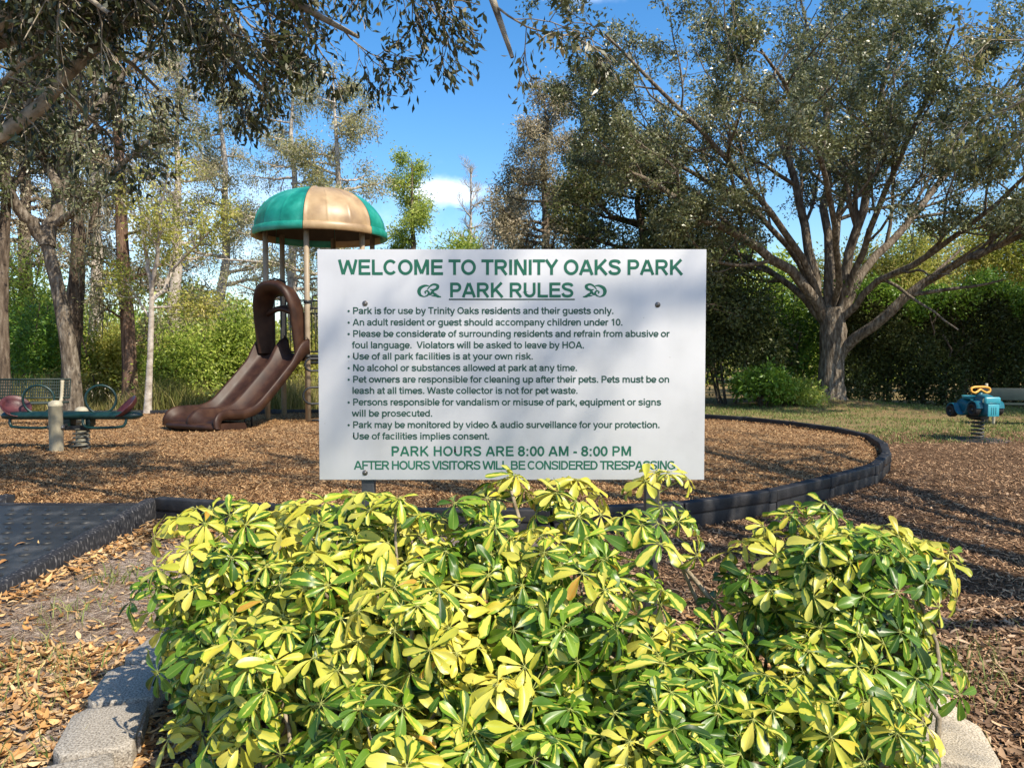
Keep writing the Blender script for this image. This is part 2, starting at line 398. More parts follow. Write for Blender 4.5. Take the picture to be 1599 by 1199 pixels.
# ground: bare sandy dirt, brown mulch to the right, thin grass farther off
def ground_mat():
    m, p = base_mat('ground', .95, .08)
    L = m.node_tree.links
    t = node(m, 'ShaderNodeTexCoord')
    def noise(sc, det=6, rough=.6):
        n = node(m, 'ShaderNodeTexNoise'); n.inputs['Scale'].default_value = sc; n.inputs['Detail'].default_value = det; n.inputs['Roughness'].default_value = rough
        L.new(t.outputs['Object'], n.inputs['Vector']); return n.outputs[0]
    def mix(f, a, b):
        x = node(m, 'ShaderNodeMix'); x.data_type = 'RGBA'
        L.new(f, x.inputs[0]); L.new(a, x.inputs[6]); L.new(b, x.inputs[7]); return x.outputs[2]
    def rmp(v, cols, pos): 
        r = ramp(m, cols, pos); L.new(v, r.inputs[0]); return r.outputs[0]
    sep = node(m, 'ShaderNodeSeparateXYZ'); L.new(t.outputs['Object'], sep.inputs[0])
    n_big, n_mid, n_fine = noise(.55, 4), noise(3.2, 6), noise(48, 10, .82)
    def mask(src, lo, hi, jit, nz):
        a = node(m, 'ShaderNodeMath'); a.operation = 'MULTIPLY_ADD'; a.inputs[1].default_value = jit; L.new(nz, a.inputs[0]); L.new(src, a.inputs[2])
        r = node(m, 'ShaderNodeMapRange'); r.interpolation_type = 'SMOOTHSTEP'
        r.inputs['From Min'].default_value = lo + jit * .5; r.inputs['From Max'].default_value = hi + jit * .5
        L.new(a.outputs[0], r.inputs['Value']); return r.outputs[0]
    dirt = rmp(n_fine, [(0.095, 0.061, 0.039), (0.297, 0.209, 0.144), (0.54, 0.419, 0.301)], [.36, .5, .64])
    sand = rmp(n_fine, [(0.2, 0.145, 0.11), (0.525, 0.424, 0.349), (0.775, 0.667, 0.57)], [.36, .5, .64])
    mulch = rmp(n_fine, [(.05, .03, .018), (.14, .085, .048), (.27, .175, .10)], [.3, .52, .72])
    grass = rmp(n_mid, [(.15, .15, .05), (.22, .18, .085), (.27, .175, .09)], [.32, .46, .6])
    f1 = node(m, 'ShaderNodeMapRange'); f1.inputs['From Min'].default_value = .43; f1.inputs['From Max'].default_value = .58; L.new(n_mid, f1.inputs['Value'])
    c = mix(f1.outputs[0], dirt, sand)
    c = mix(mask(sep.outputs['X'], .2, 1.0, 1.2, n_mid), c, mulch)
    c = mix(mask(sep.outputs['Y'], 13.0, 15.5, 6, n_mid), c, grass)
    L.new(c, p.inputs['Base Color'])
    b = node(m, 'ShaderNodeBump'); b.inputs['Strength'].default_value = 1; b.inputs['Distance'].default_value = .03
    L.new(n_fine, b.inputs['Height']); L.new(b.outputs[0], p.inputs['Normal'])
    return m
M['ground'] = ground_mat()
M['mulch'] = surf('mulch', [(.10, .055, .028), (.24, .14, .07), (.40, .26, .13), (.50, .35, .2)], 22, .95, .08, bump=1, bscale=45, bdist=.03, detail=8, pos=[.3, .45, .56, .7])

def schef_mat():
    """variegated leaflet: butter-yellow centre running out to an irregular green margin"""
    m, p = base_mat('variegated_leaf', .36, .4)
    L = m.node_tree.links
    uv = node(m, 'ShaderNodeUVMap'); uv.uv_map = 'leaf'
    va = node(m, 'ShaderNodeUVMap'); va.uv_map = 'var'
    s = node(m, 'ShaderNodeSeparateXYZ'); L.new(uv.outputs[0], s.inputs[0])
    v = node(m, 'ShaderNodeSeparateXYZ'); L.new(va.outputs[0], v.inputs[0])
    t = node(m, 'ShaderNodeTexCoord')
    n = node(m, 'ShaderNodeTexNoise'); n.inputs['Scale'].default_value = 38; n.inputs['Detail'].default_value = 3
    L.new(t.outputs['Object'], n.inputs['Vector'])
    def mth(op, a, b=None, c=None):
        x = node(m, 'ShaderNodeMath'); x.operation = op
        for i, q in enumerate((a, b, c)):
            if q is None: continue
            if isinstance(q, (int, float)): x.inputs[i].default_value = q
            else: L.new(q, x.inputs[i])
        return x.outputs[0]
    ab = mth('ABSOLUTE', mth('MULTIPLY_ADD', s.outputs[0], 2.0, -1.0))
    edge = mth('ADD', ab, mth('MULTIPLY_ADD', n.outputs[0], 1.1, -.55))
    # yellow where edge < threshold given by the leaf's own variegation
    thr = mth('MULTIPLY_ADD', v.outputs[0], 1.75, -.35)
    d = mth('SUBTRACT', thr, edge)
    f = node(m, 'ShaderNodeMapRange'); f.interpolation_type = 'SMOOTHSTEP'; f.inputs['From Min'].default_value = -.04; f.inputs['From Max'].default_value = .06
    L.new(d, f.inputs['Value'])
    gr = ramp(m, [(.020, .058, .006), (.062, .145, .011), (.15, .27, .02), (.30, .42, .03)], [0, .35, .75, 1]); L.new(v.outputs[1], gr.inputs[0])
    ye = ramp(m, [(.40, .41, .04), (.53, .51, .065), (.63, .57, .11), (.58, .48, .05), (.50, .28, .035)], [0, .35, .7, .93, 1]); L.new(v.outputs[1], ye.inputs[0])
    mx = node(m, 'ShaderNodeMix'); mx.data_type = 'RGBA'
    L.new(f.outputs[0], mx.inputs[0]); L.new(gr.outputs[0], mx.inputs[6]); L.new(ye.outputs[0], mx.inputs[7])
    # pale midrib
    mid = node(m, 'ShaderNodeMapRange'); mid.inputs['From Min'].default_value = .03; mid.inputs['From Max'].default_value = .09
    mid.inputs['To Min'].default_value = .45; mid.inputs['To Max'].default_value = 0; L.new(ab, mid.inputs['Value'])
    m2 = node(m, 'ShaderNodeMix'); m2.data_type = 'RGBA'
    L.new(mid.outputs[0], m2.inputs[0]); L.new(mx.outputs[2], m2.inputs[6]); m2.inputs[7].default_value = (.34, .42, .10, 1)
    L.new(m2.outputs[2], p.inputs['Base Color'])
    tr = node(m, 'ShaderNodeBsdfTranslucent'); L.new(m2.outputs[2], tr.inputs['Color'])
    ms = node(m, 'ShaderNodeMixShader'); ms.inputs[0].default_value = .22
    L.new(p.outputs[0], ms.inputs[1]); L.new(tr.outputs[0], ms.inputs[2])
    L.new(ms.outputs[0], m.node_tree.nodes['Material Output'].inputs[0])
    b = node(m, 'ShaderNodeBump'); b.inputs['Strength'].default_value = .15; b.inputs['Distance'].default_value = .004
    L.new(n.outputs[0], b.inputs['Height']); L.new(b.outputs[0], p.inputs['Normal'])
    return m
M['schef'] = schef_mat()

# ================================================================== SETTING
BORDER = [(-3.13, 6.72), (-2.4, 6.46), (-1.4, 6.28), (-.3, 6.18), (.68, 6.25), (1.4, 6.47), (2.3, 7.0), (3.25, 7.86), (4.0, 8.55), (4.5, 9.2), (4.95, 10.1),
          (5.4, 11.2), (5.62, 12.2), (5.5, 13.2), (5.1, 14.3), (4.4, 15.5), (3.2, 16.4), (1.6, 16.9), (0, 17.1), (-2, 17.15), (-4, 17.1), (-6, 17.0), (-8, 16.9), (-10, 16.7)]
BLEFT = [(-13.5, 12), (-12.5, 9.5), (-10, 7.9), (-7.2, 7.0), (-4.45, 6.78)]
MULCH_Z = .15
def wave(x, y, s=1.0):
    return (np.sin(x * 1.3 * s + 1.7 * np.sin(y * .9 * s)) + np.sin(y * 1.7 * s + 1.3 * np.sin(x * 1.1 * s + 2)) + .5 * np.sin(3.1 * s * x + 2.3 * s * y)) / 2.5
def inside(poly, x, y):
    poly = np.asarray(poly); r = np.zeros(x.shape, bool); j = len(poly) - 1
    for i in range(len(poly)):
        xi, yi = poly[i]; xj, yj = poly[j]
        c = ((yi > y) != (yj > y)) & (x < (xj - xi) * (y - yi) / (yj - yi + 1e-12) + xi)
        r ^= c; j = i
    return r
BED = BORDER + [(-13.5, 15.5)] + BLEFT

def ground():
    xs = np.unique(np.concatenate([np.linspace(-14, 14, 113), np.linspace(-700, 700, 29)]))
    ys = np.unique(np.concatenate([np.linspace(0, 26, 105), np.linspace(-300, 900, 25)]))
    X, Y = np.meshgrid(xs, ys)
    near = np.exp(-((X / 16) ** 2 + ((Y - 10) / 16) ** 2))
    Z = .018 * wave(X, Y, 1.4) * near
    Z += .22 * np.exp(-(((X - 8.9) / 1.7) ** 2 + ((Y - 21.3) / 1.4) ** 2))
    o = MB().grid(np.stack([X, Y, Z], -1)).build('ground', M['ground'], smooth=True)
    tag(o, kind='structure')
    # mulch bed, heaped a little
    bm = bmesh.new()
    pts = resample(np.array(BED + BED[:1], float), 160)[:-1]
    c = np.array([-3.8, 11.6])
    rings = []
    for k, s in enumerate(np.linspace(.985, .02, 40)):
        q = c + (pts - c) * s
        z = MULCH_Z + .022 * wave(q[:, 0], q[:, 1], 1.9) + .03 * (1 - s) + (-.02 if k == 0 else 0)
        rings.append(np.stack([q[:, 0], q[:, 1], z], -1))
    V = np.array(rings); V = np.concatenate([V, V[:, :1]], 1)
    bm.free()
    tag(MB().grid(V[:, ::-1]).build('mulch_bed', M['mulch'], smooth=True), kind='structure')
ground()

# ---------------- border: interlocking black plastic timbers
def border():
    root = thing('playground_border', (0, 6.2, 0), 'black plastic timber border curving round the wood chip bed', 'border')
    def run(pts, seg):
        P = np.array(pts, float)
        L = np.linalg.norm(np.diff(P, axis=0), axis=1).sum()
        n = max(1, round(L / seg))
        Q = resample(P, n + 1)
        for i in range(n):
            a, b = Q[i], Q[i + 1]
            d = (b - a) / np.linalg.norm(b - a); nn = np.array([-d[1], d[0]])
            ang = math.atan2(d[1], d[0]); l = np.linalg.norm(b - a)
            m = MB()
            mid = (a + b) / 2
            rot = Matrix.Rotation(ang, 3, 'Z')
            m.box((*mid, .175), (l - .005, .105, .105), rot=rot, bev=.012)
            m.box((*mid, .06), (l - .05, .085, .13), rot=rot, bev=.01)
            m.box((*(mid), .126), (l - .03, .093, .02), rot=rot, bev=.003)
            # raised coupling at the joint
            m.box((*(b - d * .05), .172), (.1, .118, .118), rot=rot, bev=.012)
            m.box((*(b - d * .05), .055), (.1, .1, .11), rot=rot, bev=.01)
            s = m.build('border_segment', M['black_plastic'], root)
            MB().lathe([(0, .012), (.018, .012), (.024, .006), (.026, 0)], (b[0] - d[0] * .05, b[1] - d[1] * .05, .2305), 10).build('stake_cap', M['black_plastic'], s)
    run(BORDER, 1.15)
    run(BLEFT, 1.15)
border()

# ---------------- access ramp with diamond bumps, left
def ramp_mat_obj():
    root = thing('access_ramp', (-3.8, 5.3, 0), 'black rubber ramp with raised bumps leading up to the wood chip bed', 'ramp')
    x0, x1, y0, y1 = -4.42, -3.2, 3.75, 6.5
    def zz(y): return max(.008, .2 - .07 * (6.5 - y))
    m = MB()
    ny = 12
    top = [[(x, y, zz(y)) for x in np.linspace(x0, x1, 6)] for y in np.linspace(y0, y1, ny)]
    m.grid(top)
    m.addl([(x0, y1, zz(y1)), (x1, y1, zz(y1)), (x1, y1, 0), (x0, y1, 0)], [[0, 1, 2, 3]])
    m.addl([(x0, y0, zz(y0)), (x1, y0, zz(y0)), (x1, y0, 0), (x0, y0, 0)], [[3, 2, 1, 0]])
    for j, y in enumerate(np.arange(y0 + .1, y1 - .06, .125)):
        for x in np.arange(x0 + .1 + (.075 if j % 2 else 0), x1 - .06, .15):
            an = R(35 if j % 2 else -35)
            pr = []
            for r_, h in ((1, 0), (.8, .006), (.45, .010), (.0, .011)):
                q = []
                for k in range(8):
                    a = k * math.pi / 4
                    ex, ey = .042 * r_ * math.cos(a), .017 * r_ * math.sin(a)
                    q.append((x + ex * math.cos(an) - ey * math.sin(an), y + ex * math.sin(an) + ey * math.cos(an), zz(y) + h + .0005))
                pr.append(q + q[:1])
            m.grid(pr)
    m.build('ramp_surface', M['mat_rubber'], root)
    for x, s in ((-3.155, 1), (-4.46, -1)):
        r_ = MB()
        prof = [(-.045, 0), (-.045, 1), (-.03, 1.03), (.025, 1.03), (.045, .93), (.05, 0)]
        V = []
        for y in np.linspace(y0, 6.66, 10):
            h = max(.03, .085 + .0714 * (y - 4.7))
            V.append([(x + s * a, y, b * h) for a, b in prof])
        r_.grid(V)
        r_.addl(V[0], [list(range(6))]); r_.addl(V[-1], [list(range(6))[::-1]])
        r_.build('side_rail', M['scuffed'], root)
    MB().box((-3.8, 6.53, .115), (1.2, .05, .19), bev=.01).build('end_strip', M['black_plastic'], root)
ramp_mat_obj()

# ---------------- planter edging blocks
def edging():
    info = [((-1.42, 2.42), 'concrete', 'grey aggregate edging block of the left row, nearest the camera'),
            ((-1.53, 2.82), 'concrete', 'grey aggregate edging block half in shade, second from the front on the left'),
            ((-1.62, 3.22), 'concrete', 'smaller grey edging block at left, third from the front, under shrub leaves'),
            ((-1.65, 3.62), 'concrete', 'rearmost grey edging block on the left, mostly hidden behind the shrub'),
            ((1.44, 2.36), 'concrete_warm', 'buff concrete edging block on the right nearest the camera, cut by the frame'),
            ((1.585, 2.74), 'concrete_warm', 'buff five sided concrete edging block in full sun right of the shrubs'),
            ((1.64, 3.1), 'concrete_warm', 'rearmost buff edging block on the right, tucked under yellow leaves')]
    for i, ((x, y), mt, lab) in enumerate(info):
        a = math.atan2((y - 3.6) / 2.04 ** 2, x / 1.65 ** 2)
        root = thing('edging_block', (x, y, 0), lab, 'edging block', 'concrete blocks edging the planting bed')
        rot = Matrix.Rotation(a + random.Random(i).uniform(-.05, .05), 4, 'Z')
        out = [(-.115, -.165), (-.115, .165), (.085, .175), (.118, .125), (.122, -.125), (.085, -.175)]
        bm = bmesh.new()
        vs = [bm.verts.new((p[0], p[1], 0)) for p in out]
        f = bm.faces.new(vs)
        e = bmesh.ops.extrude_face_region(bm, geom=[f])
        bmesh.ops.translate(bm, vec=(0, 0, .105), verts=[q for q in e['geom'] if isinstance(q, bmesh.types.BMVert)])
        bmesh.ops.bevel(bm, geom=bm.edges[:], offset=.004, segments=1, affect='EDGES')
        bmesh.ops.triangulate(bm, faces=bm.faces[:])
        bmesh.ops.subdivide_edges(bm, edges=bm.edges[:], cuts=2, use_grid_fill=True)
        rr = random.Random(i * 7 + 3)
        bm.normal_update()
        for v in bm.verts: v.co.x *= 1.12; v.co.y *= 1.08
        bm.verts.index_update()
        tilt = Matrix.Rotation(rr.uniform(-.03, .03), 4, 'X')
        V = [tuple(rot @ tilt @ v.co + Vector((x, y, -.004))) for v in bm.verts]
        F = [[v.index for v in q.verts] for q in bm.faces]
        bm.free()
        tb, tf = [], []
        m = MB().addl(V, F)
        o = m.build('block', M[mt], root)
        # the mortar-stained heel the next block keys into
        MB().box((x - math.cos(a) * .128, y - math.sin(a) * .128, .05), (.02, .16, .08), rot=Matrix.Rotation(a, 3, 'Z'), bev=.006).build('key', M[mt], root)
edging()

# ================================================================== SIGN
def arc(cx, cy, rx, ry, a0, a1, n=18):
    a = np.radians(np.linspace(a0, a1, n))
    return [(cx + rx * math.cos(q), cy + ry * math.sin(q)) for q in a]
def cur(*p): return [tuple(q) for q in spline(p, 6)]
def glyphs():
    G = {}
    def g(ch, w, *st): G[ch] = (w, st)
    g(' ', 278)
    g('A', 722, [(80, 0), (345, 700)], [(642, 0), (377, 700)], [(190, 215), (530, 215)])
    g('B', 722, [(139, 0), (139, 718)], [(139, 655), (400, 655)] + arc(405, 521, 150, 134, 90, -90) + [(139, 387)], [(139, 387), (420, 387)] + arc(425, 225, 170, 162, 90, -90) + [(139, 63)])
    g('C', 722, arc(370, 359, 262, 296, 40, 320, 30))
    g('D', 722, [(139, 0), (139, 718)], [(139, 655), (320, 655)] + arc(325, 359, 265, 296, 90, -90, 24) + [(139, 63)])
    g('E', 667, [(139, 0), (139, 718)], [(139, 657), (615, 657)], [(139, 375), (585, 375)], [(139, 61), (630, 61)])
    g('F', 611, [(139, 0), (139, 718)], [(139, 657), (580, 657)], [(139, 350), (530, 350)])
    g('G', 778, arc(385, 359, 275, 296, 42, 325, 30), [(648, 60), (648, 385)], [(648, 325), (410, 325)])
    g('H', 722, [(139, 0), (139, 718)], [(583, 0), (583, 718)], [(139, 375), (583, 375)])
    g('I', 278, [(139, 0), (139, 718)])
    g('K', 722, [(139, 0), (139, 718)], [(139, 240), (600, 718)], [(290, 400), (640, 0)])
    g('L', 611, [(139, 0), (139, 718)], [(139, 61), (580, 61)])
    g('M', 833, [(135, 0), (135, 718)], [(698, 0), (698, 718)], [(160, 718), (410, 60)], [(673, 718), (423, 60)])
    g('N', 722, [(137, 0), (137, 718)], [(585, 0), (585, 718)], [(160, 718), (562, 0)])
    g('O', 778, arc(389, 359, 278, 298, 0, 360, 40))
    g('P', 667, [(139, 0), (139, 718)], [(139, 655), (380, 655)] + arc(385, 490, 165, 165, 90, -90) + [(139, 325)])
    g('R', 722, [(139, 0), (139, 718)], [(139, 655), (410, 655)] + arc(415, 500, 165, 155, 90, -90) + [(139, 345)], [(370, 345), (625, 0)])
    g('S', 667, cur((560, 535), (500, 628), (333, 658), (175, 625), (120, 525), (190, 430), (333, 378), (480, 325), (552, 210), (490, 98), (333, 60), (160, 92), (88, 200)))
    g('T', 611, [(305, 0), (305, 718)], [(20, 657), (591, 657)])
    g('U', 722, [(139, 718), (139, 270)] + arc(361, 270, 222, 208, 180, 360) + [(583, 718)])
    g('V', 667, [(72, 718), (318, 30)], [(595, 718), (349, 30)])
    g('W', 944, [(75, 718), (245, 25)], [(262, 25), (472, 690)], [(682, 25), (472, 690)], [(869, 718), (699, 25)])
    g('Y', 667, [(75, 718), (333, 330)], [(592, 718), (333, 330)], [(333, 370), (333, 0)])
    g('a', 556, cur((78, 385), (150, 458), (275, 478), (395, 445), (428, 350)), [(428, 370), (428, 120), (452, 0)], cur((428, 305), (260, 270), (120, 228), (92, 135), (170, 58), (300, 62), (428, 170)))
    g('b', 611, [(130, 0), (130, 718)], arc(325, 266, 195, 212, 0, 360, 30))
    g('c', 556, arc(295, 266, 205, 212, 42, 318, 24))
    g('d', 611, [(481, 0), (481, 718)], arc(286, 266, 195, 212, 0, 360, 30))
    g('e', 556, arc(285, 266, 208, 212, 0, 322, 26), [(90, 252), (490, 252)])
    g('f', 333, [(150, 0), (150, 540)] + cur((152, 560), (180, 640), (250, 662), (330, 652)), [(15, 478), (310, 478)])
    g('g', 611, arc(286, 272, 195, 206, 0, 360, 30), [(481, 532), (481, 0)] + cur((478, -20), (430, -125), (290, -155), (105, -105)))
    g('h', 611, [(130, 0), (130, 718)], cur((130, 290), (180, 420), (310, 475), (440, 425), (481, 310)) + [(481, 0)])
    g('i', 278, [(139, 0), (139, 532)], [(139, 592), (139, 718)])
    g('k', 556, [(130, 0), (130, 718)], [(130, 165), (480, 532)], [(245, 300), (500, 0)])
    g('l', 278, [(139, 0), (139, 718)])
    g('m', 889, [(130, 0), (130, 532)], cur((130, 300), (175, 425), (290, 475), (405, 425), (445, 310)) + [(445, 0)], cur((445, 300), (490, 425), (605, 475), (720, 425), (760, 310)) + [(760, 0)])
    g('n', 611, [(130, 0), (130, 532)], cur((130, 290), (180, 420), (310, 475), (440, 425), (481, 310)) + [(481, 0)])
    g('o', 611, arc(305, 266, 212, 212, 0, 360, 30))
    g('p', 611, [(130, -207), (130, 532)], arc(325, 266, 195, 212, 0, 360, 30))
    g('q', 611, [(481, -207), (481, 532)], arc(286, 266, 195, 212, 0, 360, 30))
    g('r', 389, [(130, 0), (130, 532)], cur((130, 310), (175, 410), (265, 465), (370, 470)))
    g('s', 556, cur((455, 385), (400, 458), (278, 480), (150, 450), (112, 388), (170, 318), (285, 285), (420, 238), (458, 155), (400, 75), (278, 50), (140, 80), (75, 160)))
    g('t', 333, [(150, 690), (150, 160)] + cur((152, 140), (180, 75), (240, 55), (315, 62)), [(15, 478), (310, 478)])
    g('u', 611, [(481, 0), (481, 532)], [(130, 532), (130, 230)] + cur((130, 222), (170, 107), (300, 57), (430, 112), (481, 240)))
    g('v', 556, [(68, 532), (265, 30)], [(488, 532), (291, 30)])
    g('w', 778, [(65, 532), (205, 25)], [(220, 25), (389, 500)], [(558, 25), (389, 500)], [(713, 532), (573, 25)])
    g('y', 556, [(68, 532), (280, 40)], [(488, 532), (270, -70)] + cur((262, -90), (215, -145), (95, -150)))
    g('8', 556, arc(278, 528, 165, 134, 0, 360, 26), arc(278, 212, 188, 158, 0, 360, 28))
    g('0', 556, arc(278, 355, 188, 298, 0, 360, 34))
    g('1', 556, [(320, 0), (320, 710)], [(320, 670), (130, 530)])
    g('.', 278, [(139, 0), (139, 140)])
    g(',', 278, [(139, 0), (139, 140)], [(165, 30), (105, -140)])
    g(':', 333, [(166, 0), (166, 140)], [(166, 390), (166, 530)])
    g('-', 333, [(40, 275), (295, 275)])
    g('&', 722, cur((660, 20), (440, 270), (270, 470), (230, 570), (280, 645), (360, 652), (420, 585), (370, 480), (230, 400), (120, 290), (105, 160), (200, 70), (340, 62), (490, 140), (590, 330)))
    return G
GL = glyphs()

def ribbon(m, pts, wd, y, f):
    """a flat vinyl stroke along pts (x,z), width wd, at depth y; f maps (x,z) to the panel"""
    P = np.array(pts, float)
    closed = np.linalg.norm(P[0] - P[-1]) < 1e-6
    T = nrm(np.diff(P, axis=0))
    n = len(P)
    off = np.zeros((n, 2))
    for i in range(n):
        a = T[i - 1] if i > 0 else (T[-1] if closed else T[0])
        b = T[i] if i < n - 1 else (T[0] if closed else T[-1])
        na, nb = np.array([-a[1], a[0]]), np.array([-b[1], b[0]])
        mm = na + nb; mm /= max(np.linalg.norm(mm), 1e-6)
        off[i] = mm / max(.5, mm @ na)
    A, B = f(P + off * wd / 2), f(P - off * wd / 2)
    V = np.zeros((n, 2, 3)); V[:, 0, 0], V[:, 0, 2] = A[:, 0], A[:, 1]; V[:, 1, 0], V[:, 1, 2] = B[:, 0], B[:, 1]; V[..., 1] = y
    m.grid(V)

SIGN_Y = 3.03
def make_sign():
    x0, x1 = -.7635, .762
    zt, zb = at(799, 389.5, SIGN_Y)[2], at(799, 749, SIGN_Y)[2]
    root = thing('park_sign', (0, SIGN_Y, 0), 'white park rules sign with green lettering on two grey posts behind shrubs', 'sign')
    MB().box(((x0 + x1) / 2, SIGN_Y + .004, (zt + zb) / 2), (x1 - x0, .008, zt - zb), bev=.0012).build('panel', M['sign_white'], root)
    for px in (574, 1018):
        x = (px - 799.5) / 1200 * (SIGN_Y + .03)
        m = MB()
        m.box((x, SIGN_Y + .035, (zt - .15) / 2), (.05, .05, zt - .15), bev=.003)
        m.build('post', M['post_grey'], root)
    bolts = [(570, 474), (570, 738), (1027, 476), (1027, 737)]
    for px, py in bolts:
        p = at(px, py, SIGN_Y)
        b = MB().lathe([(0, .006), (.004, .0055), (.0068, .0035), (.0076, 0)], (p[0], SIGN_Y - .0002, p[2]), 14, axis=(0, -1, 0)).build('bolt', M['bolt'], root, smooth=True)
        MB().lathe([(.0076, .0012), (.0108, .001), (.0112, 0)], (p[0], SIGN_Y - .0001, p[2]), 16, axis=(0, -1, 0)).build('washer', M['bolt'], b)
    cnt = [0]
    def depth():
        cnt[0] = (cnt[0] + 1) % 48
        return SIGN_Y - .0003 - cnt[0] * .000012
    def line(text, xl, xr, ycap, ybase, mt, wstroke, part='lettering'):
        """set a line between two photo columns; letter height from its cap and base lines"""
        a, b = at(xl, ybase, SIGN_Y), at(xr, ycap, SIGN_Y)
        h = b[2] - a[2]
        adv = [GL[c][0] for c in text]
        sx = sz = h / 718
        W = (sum(adv) - 40) * sx
        gap = (b[0] - a[0] - W) / max(1, len(text) - 1)
        lim = 95 * sx
        if abs(gap) > lim:
            sx *= 1 + (b[0] - a[0] - W - np.sign(gap) * lim * (len(text) - 1)) / W
            gap = (b[0] - a[0] - (sum(adv) - 40) * sx) / max(1, len(text) - 1)
        m = MB()
        x = a[0] - 70 * sx * .6
        for c, ad in zip(text, adv):
            for st in GL[c][1]:
                f = lambda P, x=x: np.stack([x + P[:, 0] * sx, a[2] + P[:, 1] * sz], 1)
                ribbon(m, st, wstroke, depth(), f)
            x += ad * sx + gap
        m.build(part, mt, root)
    G, D = M['letter'], M['letter_dark']
    line('WELCOME TO TRINITY OAKS PARK', 529, 1068, 405.5, 429.5, G, 138)
    line('PARK RULES', 702, 897, 441.5, 464.5, G, 138)
    p, q = at(701, 466.5, SIGN_Y), at(897.5, 468.6, SIGN_Y)
    MB().box(((p[0] + q[0]) / 2, SIGN_Y - .0002, (p[2] + q[2]) / 2), (q[0] - p[0], .0006, p[2] - q[2])).build('underline', D, root)
    body = [('Park is for use by Trinity Oaks residents and their guests only.', 551, 959, 490.5),
            ('An adult resident or guest should accompany children under 10.', 551, 973, 508.5),
            ('Please be considerate of surrounding residents and refrain from abusive or', 551, 1046, 526.3),
            ('foul language.  Violators will be asked to leave by HOA.', 550, 913, 544),
            ('Use of all park facilities is at your own risk.', 551, 833, 561.5),
            ('No alcohol or substances allowed at park at any time.', 551, 902, 579.5),
            ('Pet owners are responsible for cleaning up after their pets. Pets must be on', 551, 1046, 597.5),
            ('leash at all times. Waste collector is not for pet waste.', 550, 903, 615),
            ('Persons responsible for vandalism or misuse of park, equipment or signs', 551, 1033, 633),
            ('will be prosecuted.', 550, 676, 650.5),
            ('Park may be monitored by video & audio surveillance for your protection.', 551, 1031, 668.3),
            ('Use of facilities implies consent.', 551, 765, 686)]
    for t, a, b, y in body:
        line(t, a, b, y - 10.8, y, D, 134)
        if t[0].isupper() and not t.startswith('Use of facilities'):
            c = at(544.5, y - 4.6, SIGN_Y)
            an = np.linspace(0, 2 * math.pi, 12, endpoint=False)
            MB().addl([(c[0] + .0047 * math.cos(k), depth(), c[2] + .0047 * math.sin(k)) for k in an], [list(range(12))]).build('bullet', D, root)
    line('PARK HOURS ARE 8:00 AM - 8:00 PM', 611, 987, 696.5, 712, G, 136)
    line('AFTER HOURS VISITORS WILL BE CONSIDERED TRESPASSING', 553, 1056, 719.3, 733, G, 128)
    # the two mirrored pen flourishes either side of PARK RULES
    fl = [([(54, 66), (34, 66), (14, 54), (7, 34), (14, 14), (34, 4)], [4, 9, 12, 12, 9, 3]),
          ([(30, 5), (46, 12), (54, 26), (46, 38), (36, 32), (40, 22)], [3, 6, 7, 6, 5, 4]),
          ([(46, 44), (62, 66), (80, 74), (96, 66), (92, 50), (74, 42), (60, 46)], [3, 6, 8, 10, 10, 8, 3]),
          ([(78, 42), (70, 30), (60, 18), (52, 22)], [7, 9, 7, 4]),
          ([(64, 34), (82, 20), (96, 8), (112, 4)], [5, 9, 10, 3]),
          ([(66, 12), (82, 10), (112, 5)], [3, 6, 4])]
    for xl, xr, sgn in ((652, 690, 1), (909, 947, -1)):
        a, b = at(xl, 465, SIGN_Y), at(xr, 443, SIGN_Y)
        m = MB()
        for pts, wd in fl:
            P = spline(pts, 8); W = np.interp(np.linspace(0, 1, len(P)), np.linspace(0, 1, len(wd)), wd)
            T = nrm(np.gradient(P, axis=0)); N = np.stack([-T[:, 1], T[:, 0]], 1)
            y = depth()
            V = np.zeros((len(P), 2, 3)); V[..., 1] = y
            for k, s in ((0, .5), (1, -.5)):
                Q = P + N * W[:, None] * s * 1.45
                u = Q[:, 0] / 116
                V[:, k, 0] = a[0] + (b[0] - a[0]) * (u if sgn > 0 else 1 - u)
                V[:, k, 2] = a[2] + (b[2] - a[2]) * Q[:, 1] / 78
            m.grid(V)
        m.build('flourish', G, root)
make_sign()

